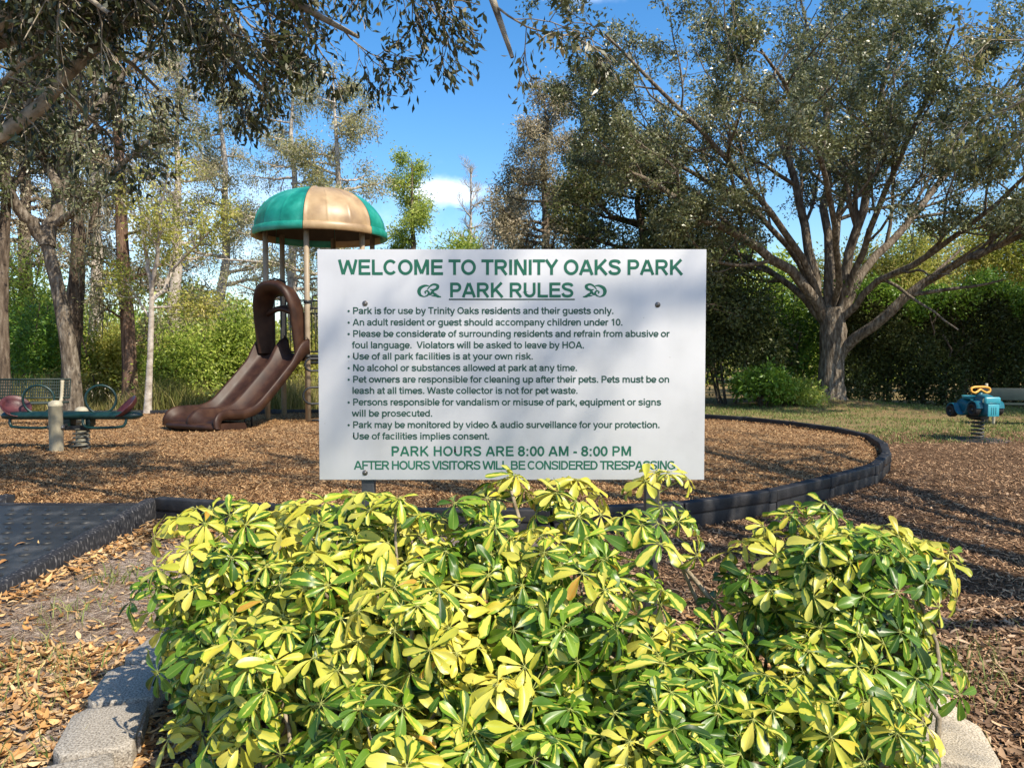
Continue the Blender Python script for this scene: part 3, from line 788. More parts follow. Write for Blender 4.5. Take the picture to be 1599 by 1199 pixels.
# ================================================================== PLAYGROUND TOWER
def tower():
    C = np.array([-3.87, 15.65]); RP = 1.09
    root = thing('playground_tower', (*C, MULCH_Z), 'play tower with green and tan striped dome roof and brown double slide', 'play tower')
    corner = [np.array([C[0] + RP * math.cos(R(a)), C[1] + RP * math.sin(R(a))]) for a in (-150, -90, -30, 30, 90, 150)]
    for c in corner:
        p = MB().tube([(c[0], c[1], .05), (c[0], c[1], 2), (c[0], c[1], 3.95)], .053, 16).build('post', M['tan_metal'], root, smooth=True)
        for z in (1.42, 2.45):
            MB().lathe([(.054, -.03), (.066, -.028), (.068, 0), (.066, .028), (.054, .03)], (c[0], c[1], z), 16).build('clamp', M['black_metal'], p, smooth=True)
    # dome: six moulded panels, alternately green and tan, with raised seams and a rolled rim
    zr, RD, H = 3.80, 1.285, .98
    roof = None
    dome = thing('dome_roof', (*C, MULCH_Z), None, None)
    dome.parent = root; dome.location = (0, 0, 0); ORG[dome.name] = ORG[root.name]
    for k in range(6):
        a0 = 60 * k - 90
        m = MB()
        na, nt_ = 61, 22
        V = np.zeros((nt_, na, 3)); U = np.zeros((nt_, na, 3))
        for i, t in enumerate(np.linspace(0, 1, nt_)):
            for j, s in enumerate(np.linspace(0, 1, na)):
                th = t * math.pi / 2
                r = RD * math.cos(th) ** .92; z = zr + .14 + (H - .14) * math.sin(th)
                d = abs((s * 3) % 1 - .5) * 2                       # two light seams inside each panel
                seam = .010 * math.exp(-((1 - d) / .05) ** 2) * 0 + .009 * math.exp(-(min(abs(s - 1 / 3), abs(s - 2 / 3)) / .012) ** 2)
                edge = .022 * (math.exp(-(s / .035) ** 2) + math.exp(-((1 - s) / .035) ** 2))
                rr = r + (seam + edge) * math.cos(th)
                a = R(a0 + .25 + 59.5 * s)
                V[i, j] = (C[0] + rr * math.cos(a), C[1] + rr * math.sin(a), z + (seam + edge) * math.sin(th))
                U[i, j] = (C[0] + (r - .02) * math.cos(a), C[1] + (r - .02) * math.sin(a), z - .02)
        m.grid(V); MB().grid(U[:, ::-1]).build('shade_toned_underside', M['dome_inner_shade'], dome, smooth=True)  # inside of the panel, coloured dark to imitate shade
        # rolled rim
        prof = [(RD - .02, zr + .12), (RD - .02, zr), (RD + .03, zr - .015), (RD + .055, zr), (RD + .05, zr + .12), (RD + .02, zr + .145), (RD, zr + .145)]
        rim = np.zeros((len(prof), 16, 3))
        for i, (r, z) in enumerate(prof):
            for j, a in enumerate(np.linspace(R(a0 + .2), R(a0 + 59.8), 16)):
                rim[i, j] = (C[0] + r * math.cos(a), C[1] + r * math.sin(a), z)
        m.grid(rim)
        m.build('roof_panel', M['dome_green'] if k % 2 else M['dome_tan'], dome, smooth=True)
    # decks: hexagon of punched steel
    zd = 1.45
    hexp = [(c - C) * .98 + C for c in corner]
    dm = MB().prism([tuple(q) for q in hexp], .05, Matrix.Translation((0, 0, zd - .05)))
    for i in range(6):
        a, b = hexp[i], hexp[(i + 1) % 6]
        dm.tube([(*a, zd - .09), (*b, zd - .09)], .03, 8)
    dm.build('deck', M['black_metal'], root)
    def rail(i, j, zlo=zd + .06, zhi=zd + 1.0, arch=True):
        a, b = corner[i], corner[j]
        u = (b - a) / np.linalg.norm(b - a); Lr = np.linalg.norm(b - a)
        m = MB()
        P = lambda s, z: (*(a + u * s), z)
        m.tube([P(.05, zlo), P(Lr - .05, zlo)], .017, 8)
        m.tube([P(.05, zhi - .12), P(Lr - .05, zhi - .12)], .017, 8)
        for s in np.linspace(.15, Lr - .15, 8): m.tube([P(s, zlo), P(s, zhi - .12)], .010, 6)
        if arch: m.tube(spline([P(.08, zhi - .14), P(.10, zhi + .05), P(.2, zhi + .14), P(Lr - .2, zhi + .14), P(Lr - .1, zhi + .05), P(Lr - .08, zhi - .14)], 5), .017, 8)
        m.build('railing', M['black_metal'], root, smooth=True)
    rail(1, 2); rail(3, 4); rail(4, 5)
    # grab loop behind the slide hood
    m = MB(); a, b = corner[0], corner[5]
    for t in (.35, .65):
        q = a + (b - a) * t
        m.tube(spline([(q[0] - .06, q[1], zd), (q[0] - .06, q[1], zd + 1.35), (q[0], q[1], zd + 1.5), (q[0] + .12, q[1], zd + 1.5), (q[0] + .17, q[1], zd + 1.35), (q[0] + .17, q[1], zd)], 5), .018, 8)
    m.build('grab_bar', M['black_metal'], root, smooth=True)
    # snake climber under the front right face
    a, b = corner[1], corner[2]
    u = (b - a) / np.linalg.norm(b - a); nn = np.array([u[1], -u[0]])
    zs, pts = [.22, .53, .84, 1.15, 1.38], []
    for k, z in enumerate(zs):
        ends = (.02, .62) if k % 2 == 0 else (.62, .02)
        pts += [(*(a + u * e + nn * .16), z) for e in np.linspace(*ends, 5)]
        if k < len(zs) - 1:
            sg = 1 if k % 2 == 0 else -1
            h = (zs[k + 1] - z) / 2
            pts += [(*(a + u * (ends[1] + sg * h * math.sin(q)) + nn * .16), z + h - h * math.cos(q)) for q in np.linspace(0, math.pi, 9)[1:-1]]
    MB().tube(pts, .021, 8).build('climber', M['black_metal'], root, smooth=True)
    # under-deck cross bar
    MB().tube([(*corner[1], 1.3), (*corner[2], 1.3)], .028, 8).build('cross_bar', M['black_metal'], root, smooth=True)
    # ------------- double slide off the front left face
    a, b = corner[0], corner[1]
    mid = (a + b) / 2
    d2 = np.array([-.5, -.866]); side = np.array([-d2[1], d2[0]])     # side points along the slide's width
    path = spline([(0.0, 1.47), (.12, 1.44), (.42, 1.16), (.85, .76), (1.2, .47), (1.5, .37), (1.8, .375), (2.0, .38), (2.09, .33), (2.12, .22)], 8)
    HW = .58
    prof = [(-HW - .035, .0), (-HW - .03, .14), (-HW, .16), (-HW + .03, .14), (-HW + .06, .07), (-HW + .14, .02), (-.26, 0), (-.12, .02), (-.05, .12), (0, .145),
            (.05, .12), (.12, .02), (.26, 0), (HW - .14, .02), (HW - .06, .06), (HW - .03, .11), (HW, .13), (HW + .03, .11), (HW + .035, .0), (HW - .1, -.035), (0, -.04), (-HW + .1, -.035), (-HW - .035, .03)]
    T = nrm(np.gradient(path, axis=0))
    V = []
    n = len(path)
    for i, (p, t) in enumerate(zip(path, T)):
        up = np.array([-t[1], t[0]])
        f = i / (n - 1)
        grow = 1 + .12 * max(0, (f - .72) / .28)                        # flares at the mouth
        hs = 1 + .25 * math.sin(math.pi * min(1, f * 1.05)) + 1.5 * max(0, 1 - f / .2) - .2 * max(0, (f - .9) / .1)
        row = []
        for s, h in prof:
            hh = h * hs if h > 0.05 else h
            q = mid + d2 * (p[0] + up[0] * hh) + side * s * grow
            row.append((q[0], q[1], p[1] + up[1] * hh))
        V.append(row)
    m = MB(); m.grid(np.array(V)); m.addl(V[-1][:-1], [list(range(len(prof) - 1))])
    m.build('slide', M['slide_brown'], root, smooth=True)
    # blunt mouth under the chute ends
    e = path[-22]
    m = MB()
    W2 = HW * 1.1
    secs = []
    for s in np.linspace(-W2, W2, 17):
        bulge = .10 * math.cos(s / W2 * math.pi / 2) ** .5 + .05 * (math.cos(2 * math.pi * s / W2 * .5 + math.pi) * .5 + .5)
        cs = []
        for dx, z in ((-.30, .30), (-.36, .20), (-.2, .17), (.15, .165), (.22 + bulge, .19), (.27 + bulge, .24), (.25 + bulge, .29), (.16 + bulge, .31), (.0, .31)):
            q = mid + d2 * (e[0] + dx) + side * s
            cs.append((q[0], q[1], z))
        secs.append(cs)
    m.grid(np.array(secs))
    m.addl(secs[0], [list(range(9))]); m.addl(secs[-1], [list(range(9))[::-1]])
    m.build('slide_mouth', M['slide_brown'], root, smooth=True)
    for s in (-.3, .3):
        q = mid + d2 * 1.75 + side * s
        MB().box((q[0], q[1], .15), (.16, .1, .06), rz=math.atan2(d2[1], d2[0]), bev=.01).build('foot', M['black_metal'], root)
    for t, z in ((1.05, .52), (1.2, .42)):
        q = mid + d2 * t + side * .2
        MB().tube([(q[0], q[1], .1), (q[0], q[1], z)], .02, 8).build('slide_strut', M['black_metal'], root)
    # arched hood over the slide entry: a funnel-shaped arch between the two posts
    ang = np.linspace(R(-50), R(230), 46)
    ring = [(.0, .98), (.10, 1.02), (.24, 1.10), (.34, 1.06), (.36, .96), (.27, .82), (.12, .70), (.0, .66), (-.05, .80), (.0, .98)]
    V = []
    for an in ang:
        cs, sn = math.cos(an), math.sin(an)
        lean = .12 * max(0, sn)
        row = []
        for dx, r in ring:
            sd_ = .49 * r * math.copysign(abs(cs) ** .75 if sn > 0 else 1, cs)
            z = (2.13 + .66 * r * abs(sn) ** .85) if sn > 0 else (2.13 - .85 * abs(sn))
            k = 1 if sn > 0 else 1 - .35 * abs(sn)
            q = mid + d2 * (dx * k + lean) + side * sd_
            row.append((q[0], q[1], max(1.40, z)))
        V.append(row)
    m = MB(); m.grid(np.array(V))
    m.build('slide_hood', M['slide_brown'], root, smooth=True)
    q0, q1 = mid + d2 * .12 - side * .42, mid + d2 * .12 + side * .42
    MB().tube(spline([(*q0, 2.22), (*(mid + d2 * .16), 2.33), (*q1, 2.22)], 6), .055, 10).build('hood_bar', M['slide_brown'], root, smooth=True)
tower()

# ================================================================== SPRING SEESAW
def seesaw():
    X, Y = -6.08, 10.6
    root = thing('spring_seesaw', (X, Y, MULCH_Z), 'dark green spring seesaw with two red seats and hoop handles', 'seesaw')
    zb = .63
    m = MB()
    V = []
    for s in np.linspace(-.97, .97, 25):
        e = 1 - max(0, (abs(s) - .86) / .11) ** 2 * .75
        hw, hh = .14 * e, .055 * e
        z = zb + .0 * s
        V.append([(X + s, Y + hw * math.copysign(abs(math.cos(a)) ** .6, math.cos(a)), z + hh * math.copysign(abs(math.sin(a)) ** .7, math.sin(a))) for a in np.linspace(0, 2 * math.pi, 17)])
    m.grid(np.array(V)); m.addl(V[0][:-1], [list(range(16))]); m.addl(V[-1][:-1], [list(range(16))[::-1]])
    m.build('beam', M['teal_dark'], root, smooth=True)
    for sg in (-1, 1):
        # cupped seat, back tilted up at the end
        m = MB()
        prof = [(0, .0), (.10, .004), (.16, .03), (.19, .075), (.195, .085), (.185, .088), (.15, .05), (.09, .026), (0, .022)]
        ax = (-.55 * sg, -.42, .66)
        c = (X + sg * .80, Y, zb + .075)
        m.lathe(prof, c, 26, axis=ax)
        m.build('seat', M['seat_red'], root, smooth=True)
        m = MB()
        cx = X + sg * .43 - .02
        an = np.linspace(0, 2 * math.pi, 33)[:-1]
        m.tube([(cx + .185 * math.cos(a), Y - .02 + .05 * math.cos(a), zb + .22 + .195 * math.sin(a)) for a in an], .0165, 8, closed=True)
        m.build('hoop_handle', M['teal_dark'], root, smooth=True)
        m = MB()
        m.tube(spline([(X + sg * .80, Y - .1, zb - .03), (X + sg * .78, Y - .12, zb - .12), (X + sg * .70, Y - .14, zb - .15), (X + sg * .32, Y - .14, zb - .16), (X + sg * .22, Y - .12, zb - .12), (X + sg * .2, Y - .1, zb - .02)], 6), .02, 8)
        m.build('foot_rest', M['teal_dark'], root, smooth=True)
        MB().box((X + sg * .25, Y, zb - .09), (.07, .16, .12), bev=.02).build('bracket', M['teal_dark'], root)
    MB().box((X + .08, Y, zb - .17), (.34, .2, .06), bev=.015).build('hub', M['black_metal'], root)
    MB().box((X - .05, Y, zb - .09), (.12, .17, .13), bev=.015).build('saddle', M['teal_dark'], root)
    t = np.linspace(0, 1, 150)
    MB().tube([(X + .12 + .095 * math.cos(a), Y + .095 * math.sin(a), .12 + .34 * k) for k, a in zip(t, t * 2 * math.pi * 6)], .0135, 7).build('spring', M['steel_spring'], root, smooth=True)
    for dx, dy in ((.02, -.42), (-.15, .5)):
        x, y = X + dx, Y + dy
        tp = 0 if dy < 0 else .15
        pr = [(.085, .05), (.085, .78 - tp), (.09, .785 - tp), (.09, .80 - tp), (.08, .835 - tp), (.045, .86 - tp), (0, .865 - tp)]
        p = MB().lathe(pr, (x, y, 0), 22).build('post', M['beige_post'], root, smooth=True)
        for s in (-1, 1):
            MB().lathe([(0, .03), (.02, .027), (.03, .012), (.032, 0)], (x + s * .083, y, .50), 12, axis=(s, 0, 0)).build('bolt', M['bolt'], p, smooth=True)
    MB().tube([(X + .02, Y - .42, .5), (X - .05, Y, .5), (X - .15, Y + .5, .5)], .025, 8).build('axle', M['black_metal'], root)
seesaw()

# ================================================================== BENCHES
def bench(cx, cy, rz, z0, label, mback, mleg, flat=False):
    root = thing('park_bench', (cx, cy, z0), label, 'bench')
    root.rotation_euler = (0, 0, rz)
    W = 1.83
    def P(x, y, z): return (x + cx, y + cy, z + z0)
    # perforated back: bars of a punched sheet
    def sheet(name, z0_, z1_, y0_, y1_, frame=True):
        m = MB()
        nx = 46; nz = 6 if not flat else 2
        for i in range(nx + 1):
            x = -W / 2 + W * i / nx
            m.tube([P(x, y0_, z0_), P(x, y1_, z1_)], .010, 5, caps=False)
        for k in range(nz + 1):
            t = k / nz
            m.tube([P(-W / 2, y0_ + (y1_ - y0_) * t, z0_ + (z1_ - z0_) * t), P(W / 2, y0_ + (y1_ - y0_) * t, z0_ + (z1_ - z0_) * t)], .0095 if 0 < k < nz else .02, 6)
        return m.build(name, mback, root)
    if flat:
        MB().box(P(0, .2, .62), (W, .035, .26), bev=.01, rot=Matrix.Rotation(R(-10), 3, 'X')).build('backrest', mback, root)
        MB().box(P(0, -.02, .43), (W, .4, .04), bev=.01).build('seat', mback, root)
    else:
        sheet('backrest', .52, .86, .2, .26)
        sheet('seat', .44, .44, -.22, .16)
    for s in (-1, 1):
        x = s * (W / 2 - .14)
        m = MB()
        m.tube(spline([P(x, .255, .84), P(x, .21, .56), P(x, .16, .46), P(x, -.0, .43), P(x, -.16, .42), P(x, -.22, .36), P(x, -.2, .0)], 6), .032, 10)
        m.tube([P(x, .1, .43), P(x, .2, 0)], .03, 10)
        m.build('leg', mleg, root, smooth=True)
    return root
bench(-9.08, 13.9, R(8), .14, 'dark green perforated metal bench behind the seesaw', M['bench_green'], M['beige_post'])
bench(10.72, 15.8, R(-14), .0, 'grey green bench with pale legs behind the spring car at the frame edge', M['bench_green'], M['beige_post'], flat=True)

# ================================================================== SPRING CAR
def spring_car():
    X, Y = 7.96, 13.1
    root = thing('spring_rider', (X, Y, 0), 'teal toy car spring rider with yellow handle and black wheels', 'spring rider')
    rz = R(-122)                                                      # nose towards the camera and right
    fx, fy = math.cos(rz + R(58)), math.sin(rz + R(58))
    f = np.array([.10, -.995]); s = np.array([.995, .10])             # forward, left-to-right across
    def P(a, b, z):
        a, b, z = a * .86, b * .86, .36 + (z - .36) * .84
        return (X + f[0] * a + s[0] * b, Y + f[1] * a + s[1] * b, z)
    # hull: lofted sections front to back (a, half width, z bottom, z top)
    def loft(name, secs, mt, pw=.55):
        V = []
        for a, hw, z0, z1 in secs:
            c, h = (z0 + z1) / 2, (z1 - z0) / 2
            V.append([P(a, hw * math.copysign(abs(math.cos(q)) ** pw, math.cos(q)), c + h * math.copysign(abs(math.sin(q)) ** pw, math.sin(q))) for q in np.linspace(0, 2 * math.pi, 25)])
        m = MB(); m.grid(np.array(V)); m.addl(V[0][:-1], [list(range(24))]); m.addl(V[-1][:-1], [list(range(24))[::-1]])
        return m.build(name, mt, root, smooth=True)
    loft('body', [(-.47, .10, .56, .68), (-.44, .14, .50, .74), (-.32, .16, .47, .78), (-.2, .165, .45, .765), (-.1, .165, .44, .70), (.02, .165, .43, .70), (.08, .16, .43, .80), (.2, .155, .43, .815), (.34, .145, .44, .79), (.40, .13, .46, .75), (.42, .11, .48, .72)], M['car_teal'])
    loft('cowl', [(.04, .10, .74, .80), (.08, .115, .74, .875), (.16, .11, .74, .885), (.30, .10, .74, .85), (.36, .08, .72, .80)], M['car_teal'])
    V = [[P(.415, b, z) for b in (-.095, .095)] for z in (.47, .66)]
    g = MB().box(P(.415, 0, .565), (.03, .2, .2), rz=math.atan2(f[1], f[0]), bev=.008).build('grille', M['car_light'], root)
    mm = MB()
    for b in (-.045, 0, .045): mm.box(P(.431, b, .555), (.006, .016, .13), rz=math.atan2(f[1], f[0]), bev=.002)
    mm.build('grille_slot', M['car_teal'], g)
    for b in (-.085, .085):
        h = MB().lathe([(0, .045), (.03, .04), (.05, .022), (.056, 0), (.05, -.05)], P(.36, b, .755), 18, axis=(f[0], f[1], .25)).build('headlight', M['lamp_yellow'], root, smooth=True)
    MB().box(P(.39, 0, .755), (.05, .28, .13), rz=math.atan2(f[1], f[0]), bev=.03).build('lamp_panel', M['car_light'], root)
    # fenders sweep from the front wheels down to the running board and up over the back wheels
    for sg in (-1, 1):
        m = MB()
        line = spline([(.34, .60), (.31, .70), (.2, .735), (.1, .69), (.04, .56), (-.05, .455), (-.18, .45), (-.27, .52), (-.33, .63), (-.42, .655), (-.5, .62), (-.54, .55)], 5)
        T = nrm(np.gradient(line, axis=0))
        V = []
        for (a, z), t in zip(line, T):
            nx, nz = -t[1], t[0]
            if nz < 0 and False: nx, nz = -nx, -nz
            V.append([P(a + nx * h, sg * (.15 + b), z + nz * h) for b, h in ((0, -.012), (0, .012), (.1, .016), (.14, .004), (.14, -.014), (0, -.012))])
        m.grid(np.array(V)); m.build('fender', M['car_teal'], root, smooth=True)
        for a, z, r in ((.21, .575, .125), (-.43, .50, .12)):
            r *= .88
            c = P(a, sg * .235, z)
            ax = (s[0] * sg, s[1] * sg, 0)
            w_ = MB().lathe([(r * .55, -.055), (r * .9, -.055), (r, -.04), (r, .04), (r * .92, .055), (r * .62, .058), (r * .55, .03), (r * .3, .03), (0, .035)], c, 26, axis=ax).build('wheel', M['tyre'], root, smooth=True)
            MB().lathe([(r * .2, .036), (r * .18, .045), (0, .05)], c, 12, axis=ax).build('hub', M['bolt'], w_, smooth=True)
    MB().lathe([(.03, .0), (.13, .005), (.15, .03), (.155, .06)], P(-.18, 0, .755), 20).build('seat', M['car_light'], root, smooth=True)
    # yellow handle: a wide loop with a dip
    an = np.linspace(0, 2 * math.pi, 41)[:-1]
    pts = []
    for a in an:
        b = .20 * math.copysign(abs(math.cos(a)) ** .6, math.cos(a)); z = .955 + .062 * math.copysign(abs(math.sin(a)) ** .75, math.sin(a))
        if math.sin(a) < 0: z += .075 * math.exp(-(b / .07) ** 2)
        pts.append(P(.06 - .15 * (z - .95), b, z))
    MB().tube(pts, .019, 10, closed=True).build('handle', M['yellow'], root, smooth=True)
    MB().tube([P(.06, 0, .80), P(.06, 0, .90)], .035, 10).build('handle_stem', M['car_teal'], root, smooth=True)
    loft('base_plate', [(-.22, .09, .37, .45), (-.1, .12, .34, .46), (.08, .12, .34, .46), (.2, .09, .37, .45)], M['black_metal'], .8)
    t = np.linspace(0, 1, 160)
    MB().tube([(X + .09 * math.cos(a), Y + .09 * math.sin(a), .02 + .35 * k) for k, a in zip(t, t * 2 * math.pi * 5.5)], .015, 7).build('spring', M['spring_dark'], root, smooth=True)
    MB().lathe([(.52, -.02), (.5, .012), (.42, .02), (.15, .034), (0, .034)], (X, Y, 0), 30).build('ground_mat', M['mat_rubber'], root, smooth=True)
spring_car()

# ================================================================== VEGETATION
def grow(P, Rr, n, ratio, ang, t0=.25, wob=.15, up=.05, S=6, rr=.6, taper=.35, lmin=.15, rg=rng):
    """children of every parent path: P (B,S,3), Rr (B,S) -> (B*n, S, 3)"""
    B, S0 = P.shape[:2]
    Lp = np.linalg.norm(np.diff(P, axis=1), axis=2).sum(1)
    t = t0 + (1 - t0) * (np.arange(n)[None] + rg.random((B, n))) / n
    x = t * (S0 - 1); i = np.minimum(x.astype(int), S0 - 2); fr = (x - i)[..., None]
    bi = np.arange(B)[:, None]
    pos = P[bi, i] * (1 - fr) + P[bi, i + 1] * fr
    tan = nrm(P[bi, i + 1] - P[bi, i])
    rad = Rr[bi, i] * (1 - fr[..., 0]) + Rr[bi, i + 1] * fr[..., 0]
    perp = nrm(np.cross(tan, rg.normal(size=tan.shape)))
    a = np.radians(ang) * rg.uniform(.6, 1.3, (B, n))[..., None]
    d = nrm(tan * np.cos(a) + perp * np.sin(a))
    L = np.maximum(lmin, ratio * Lp[:, None] * (1.15 - .65 * t) * rg.uniform(.65, 1.25, (B, n)))
    r0 = rad * rr * rg.uniform(.75, 1.1, (B, n))
    N = B * n
    pos, d, L, r0 = pos.reshape(N, 3), d.reshape(N, 3), L.reshape(N), r0.reshape(N)
    out = np.zeros((N, S, 3)); out[:, 0] = pos
    for k in range(1, S):
        d = nrm(d + wob * rg.normal(size=d.shape) + np.array([0, 0, up]))
        out[:, k] = out[:, k - 1] + d * (L / (S - 1))[:, None]
    rad = r0[:, None] * np.linspace(1, taper, S)[None]
    return out, rad

def leaf_quads(m, pos, d, L, W, rg=rng, fold=.15):
    d = nrm(d)
    s = nrm(np.cross(d, rg.normal(size=d.shape)))
    n = np.cross(d, s)
    L = L[:, None]; W = W[:, None]
    mid = pos + d * L * .5 + n * W * fold
    V = np.stack([pos, mid + s * W * .5, pos + d * L - n * W * .1, mid - s * W * .5], 1)
    m.add(V.reshape(-1, 3), np.arange(len(pos) * 4).reshape(-1, 4))

def spray(m, P, n, L, W, sig, droop=.4, rg=rng, t0=.2, spread=1.0):
    """n leaves along every twig of P"""
    B, S = P.shape[:2]
    t = t0 + (1 - t0) * rg.random((B, n))
    x = t * (S - 1); i = np.minimum(x.astype(int), S - 2); fr = (x - i)[..., None]
    bi = np.arange(B)[:, None]
    pos = (P[bi, i] * (1 - fr) + P[bi, i + 1] * fr).reshape(-1, 3)
    tan = np.repeat(nrm(P[:, -1] - P[:, 0]), n, 0)
    pos = pos + rg.normal(size=pos.shape) * sig
    d = tan * .6 + rg.normal(size=pos.shape) * spread + np.array([0, 0, -droop])
    k = len(pos)
    leaf_quads(m, pos, d, L * rg.uniform(.6, 1.25, k), W * rg.uniform(.7, 1.2, k), rg)

def px_limb(pts, Y, S=14, dY=0):
    """a limb surveyed as photo columns/rows at a distance; dY bends it away with height"""
    n = len(pts)
    return resample(spline([at(px, py, Y + dY * (k / (n - 1)) ** 1.2) for k, (px, py) in enumerate(pts)], 5), S)

def trunk_mesh(m, P, r, n=14, flare=0, seed=0):
    rg = np.random.default_rng(seed)
    P = resample(P, 26); r = np.interp(np.linspace(0, 1, 26), np.linspace(0, 1, len(r)), r)
    if flare:
        h = P[:, 2] - P[0, 2]
        r = r * (1 + flare * np.exp(-h / (.28 if flare < .6 else .5)))
    S = len(P); T = nrm(np.gradient(P, axis=0))
    ref = np.eye(3)[np.argmin(np.abs(T.mean(0)))]
    N = nrm(np.cross(T, ref)); B = np.cross(T, N)
    an = np.linspace(0, 2 * math.pi, n, endpoint=False)
    ph = rg.uniform(0, 6, 4)
    lob = 1 + .05 * np.sin(3 * an + ph[0])[None] + .04 * np.sin(5 * an + ph[1])[None] + .03 * rg.normal(size=(S, n))
    if flare: lob = lob + (.22 * flare * np.exp(-(P[:, 2] - P[0, 2]) / .3))[:, None] * np.sin(5 * an + ph[2])[None]
    V = P[:, None] + (r[:, None] * lob)[..., None] * (np.cos(an)[None, :, None] * N[:, None] + np.sin(an)[None, :, None] * B[:, None])
    idx = np.arange(S * n).reshape(S, n)
    F = np.stack([idx[:-1], np.roll(idx[:-1], -1, 1), np.roll(idx[1:], -1, 1), idx[1:]], -1).reshape(-1, 4)
    m.add(V.reshape(-1, 3), F)

def moss_strands(m, P, n, L, rg=rng):
    """grey strands hanging from branches"""
    B, S = P.shape[:2]
    pick = rg.integers(0, B, n); k = rg.integers(1, S, n)
    p = P[pick, k] + rg.normal(size=(n, 3)) * .05
    l = L * rg.uniform(.3, 1.3, n)
    nn = 5
    a = rg.uniform(0, math.pi, n); s = np.stack([np.cos(a), np.sin(a), 0 * a], 1)
    V = np.zeros((n, nn, 2, 3))
    drift = np.zeros((n, 3))
    for j in range(nn):
        t = j / (nn - 1)
        drift = drift + rg.normal(size=(n, 3)) * np.array([.02, .02, 0])
        c = p + drift - np.array([0, 0, 1]) * (l * t)[:, None]
        wd = (.005 + .010 * math.sin(math.pi * min(1, t * 1.2 + .1)))
        V[:, j, 0] = c + s * wd; V[:, j, 1] = c - s * wd
    idx = np.arange(n * nn * 2).reshape(n, nn, 2)
    F = np.stack([idx[:, :-1, 0], idx[:, :-1, 1], idx[:, 1:, 1], idx[:, 1:, 0]], -1).reshape(-1, 4)
    m.add(V.reshape(-1, 3), F)

def tree(name, label, cat, base, limbs, trunk, bark, leaf, levels, leaves, group=None, flare=.5, seed=1, moss=0, extra=None, crown='crown', prune=None):
    """trunk: (points, radii); limbs: list of (points, r0, r1); levels: list of grow() settings;
    leaves: dict n,L,W,sig,droop or None"""
    rg = np.random.default_rng(seed)
    root = thing(name, base, label, cat, group)
    tm = MB()
    trunk_mesh(tm, trunk[0], trunk[1], 16, flare, seed)
    S0 = 14
    LP = np.array([resample(p, S0) for p, _, _ in limbs]) if limbs else np.zeros((0, S0, 3))
    LR = np.array([np.linspace(1, 0, S0) ** .8 * (a - b) + b for _, a, b in limbs]) if limbs else np.zeros((0, S0))
    if len(LP):
        LP = LP + np.concatenate([np.zeros((len(LP), 1, 3)), rg.normal(size=(len(LP), S0 - 1, 3)) * (LR[:, 1:, None] * .35)], 1)
        tm.tubes(LP, LR, 10)
    paths = [(LP, LR)]
    cur_ = (LP, LR)
    for k, lv in enumerate(levels):
        cur_ = grow(cur_[0], np.maximum(cur_[1], .004), rg=rg, **lv)
        if prune is not None and k > 0:
            ok = ~prune(cur_[0].mean(1)); cur_ = (cur_[0][ok], cur_[1][ok])
        tm.tubes(cur_[0], np.maximum(cur_[1], .004), 6 if k == 0 else (4 if k == 1 else 3))
        paths.append(cur_)
    tm.build('trunk', bark, root, smooth=True)
    if leaves:
        cm = MB()
        lv = dict(leaves)
        spray(cm, cur_[0], rg=rg, **lv)
        if extra: extra(cm, rg)
        cm.build(crown, leaf, root)
    if moss:
        mm = MB(); moss_strands(mm, np.concatenate([paths[1][0][:, ::1]]), int(moss * .7), .5, rg); tag(mm.build('moss', M['moss'], root), kind='stuff')
    return root

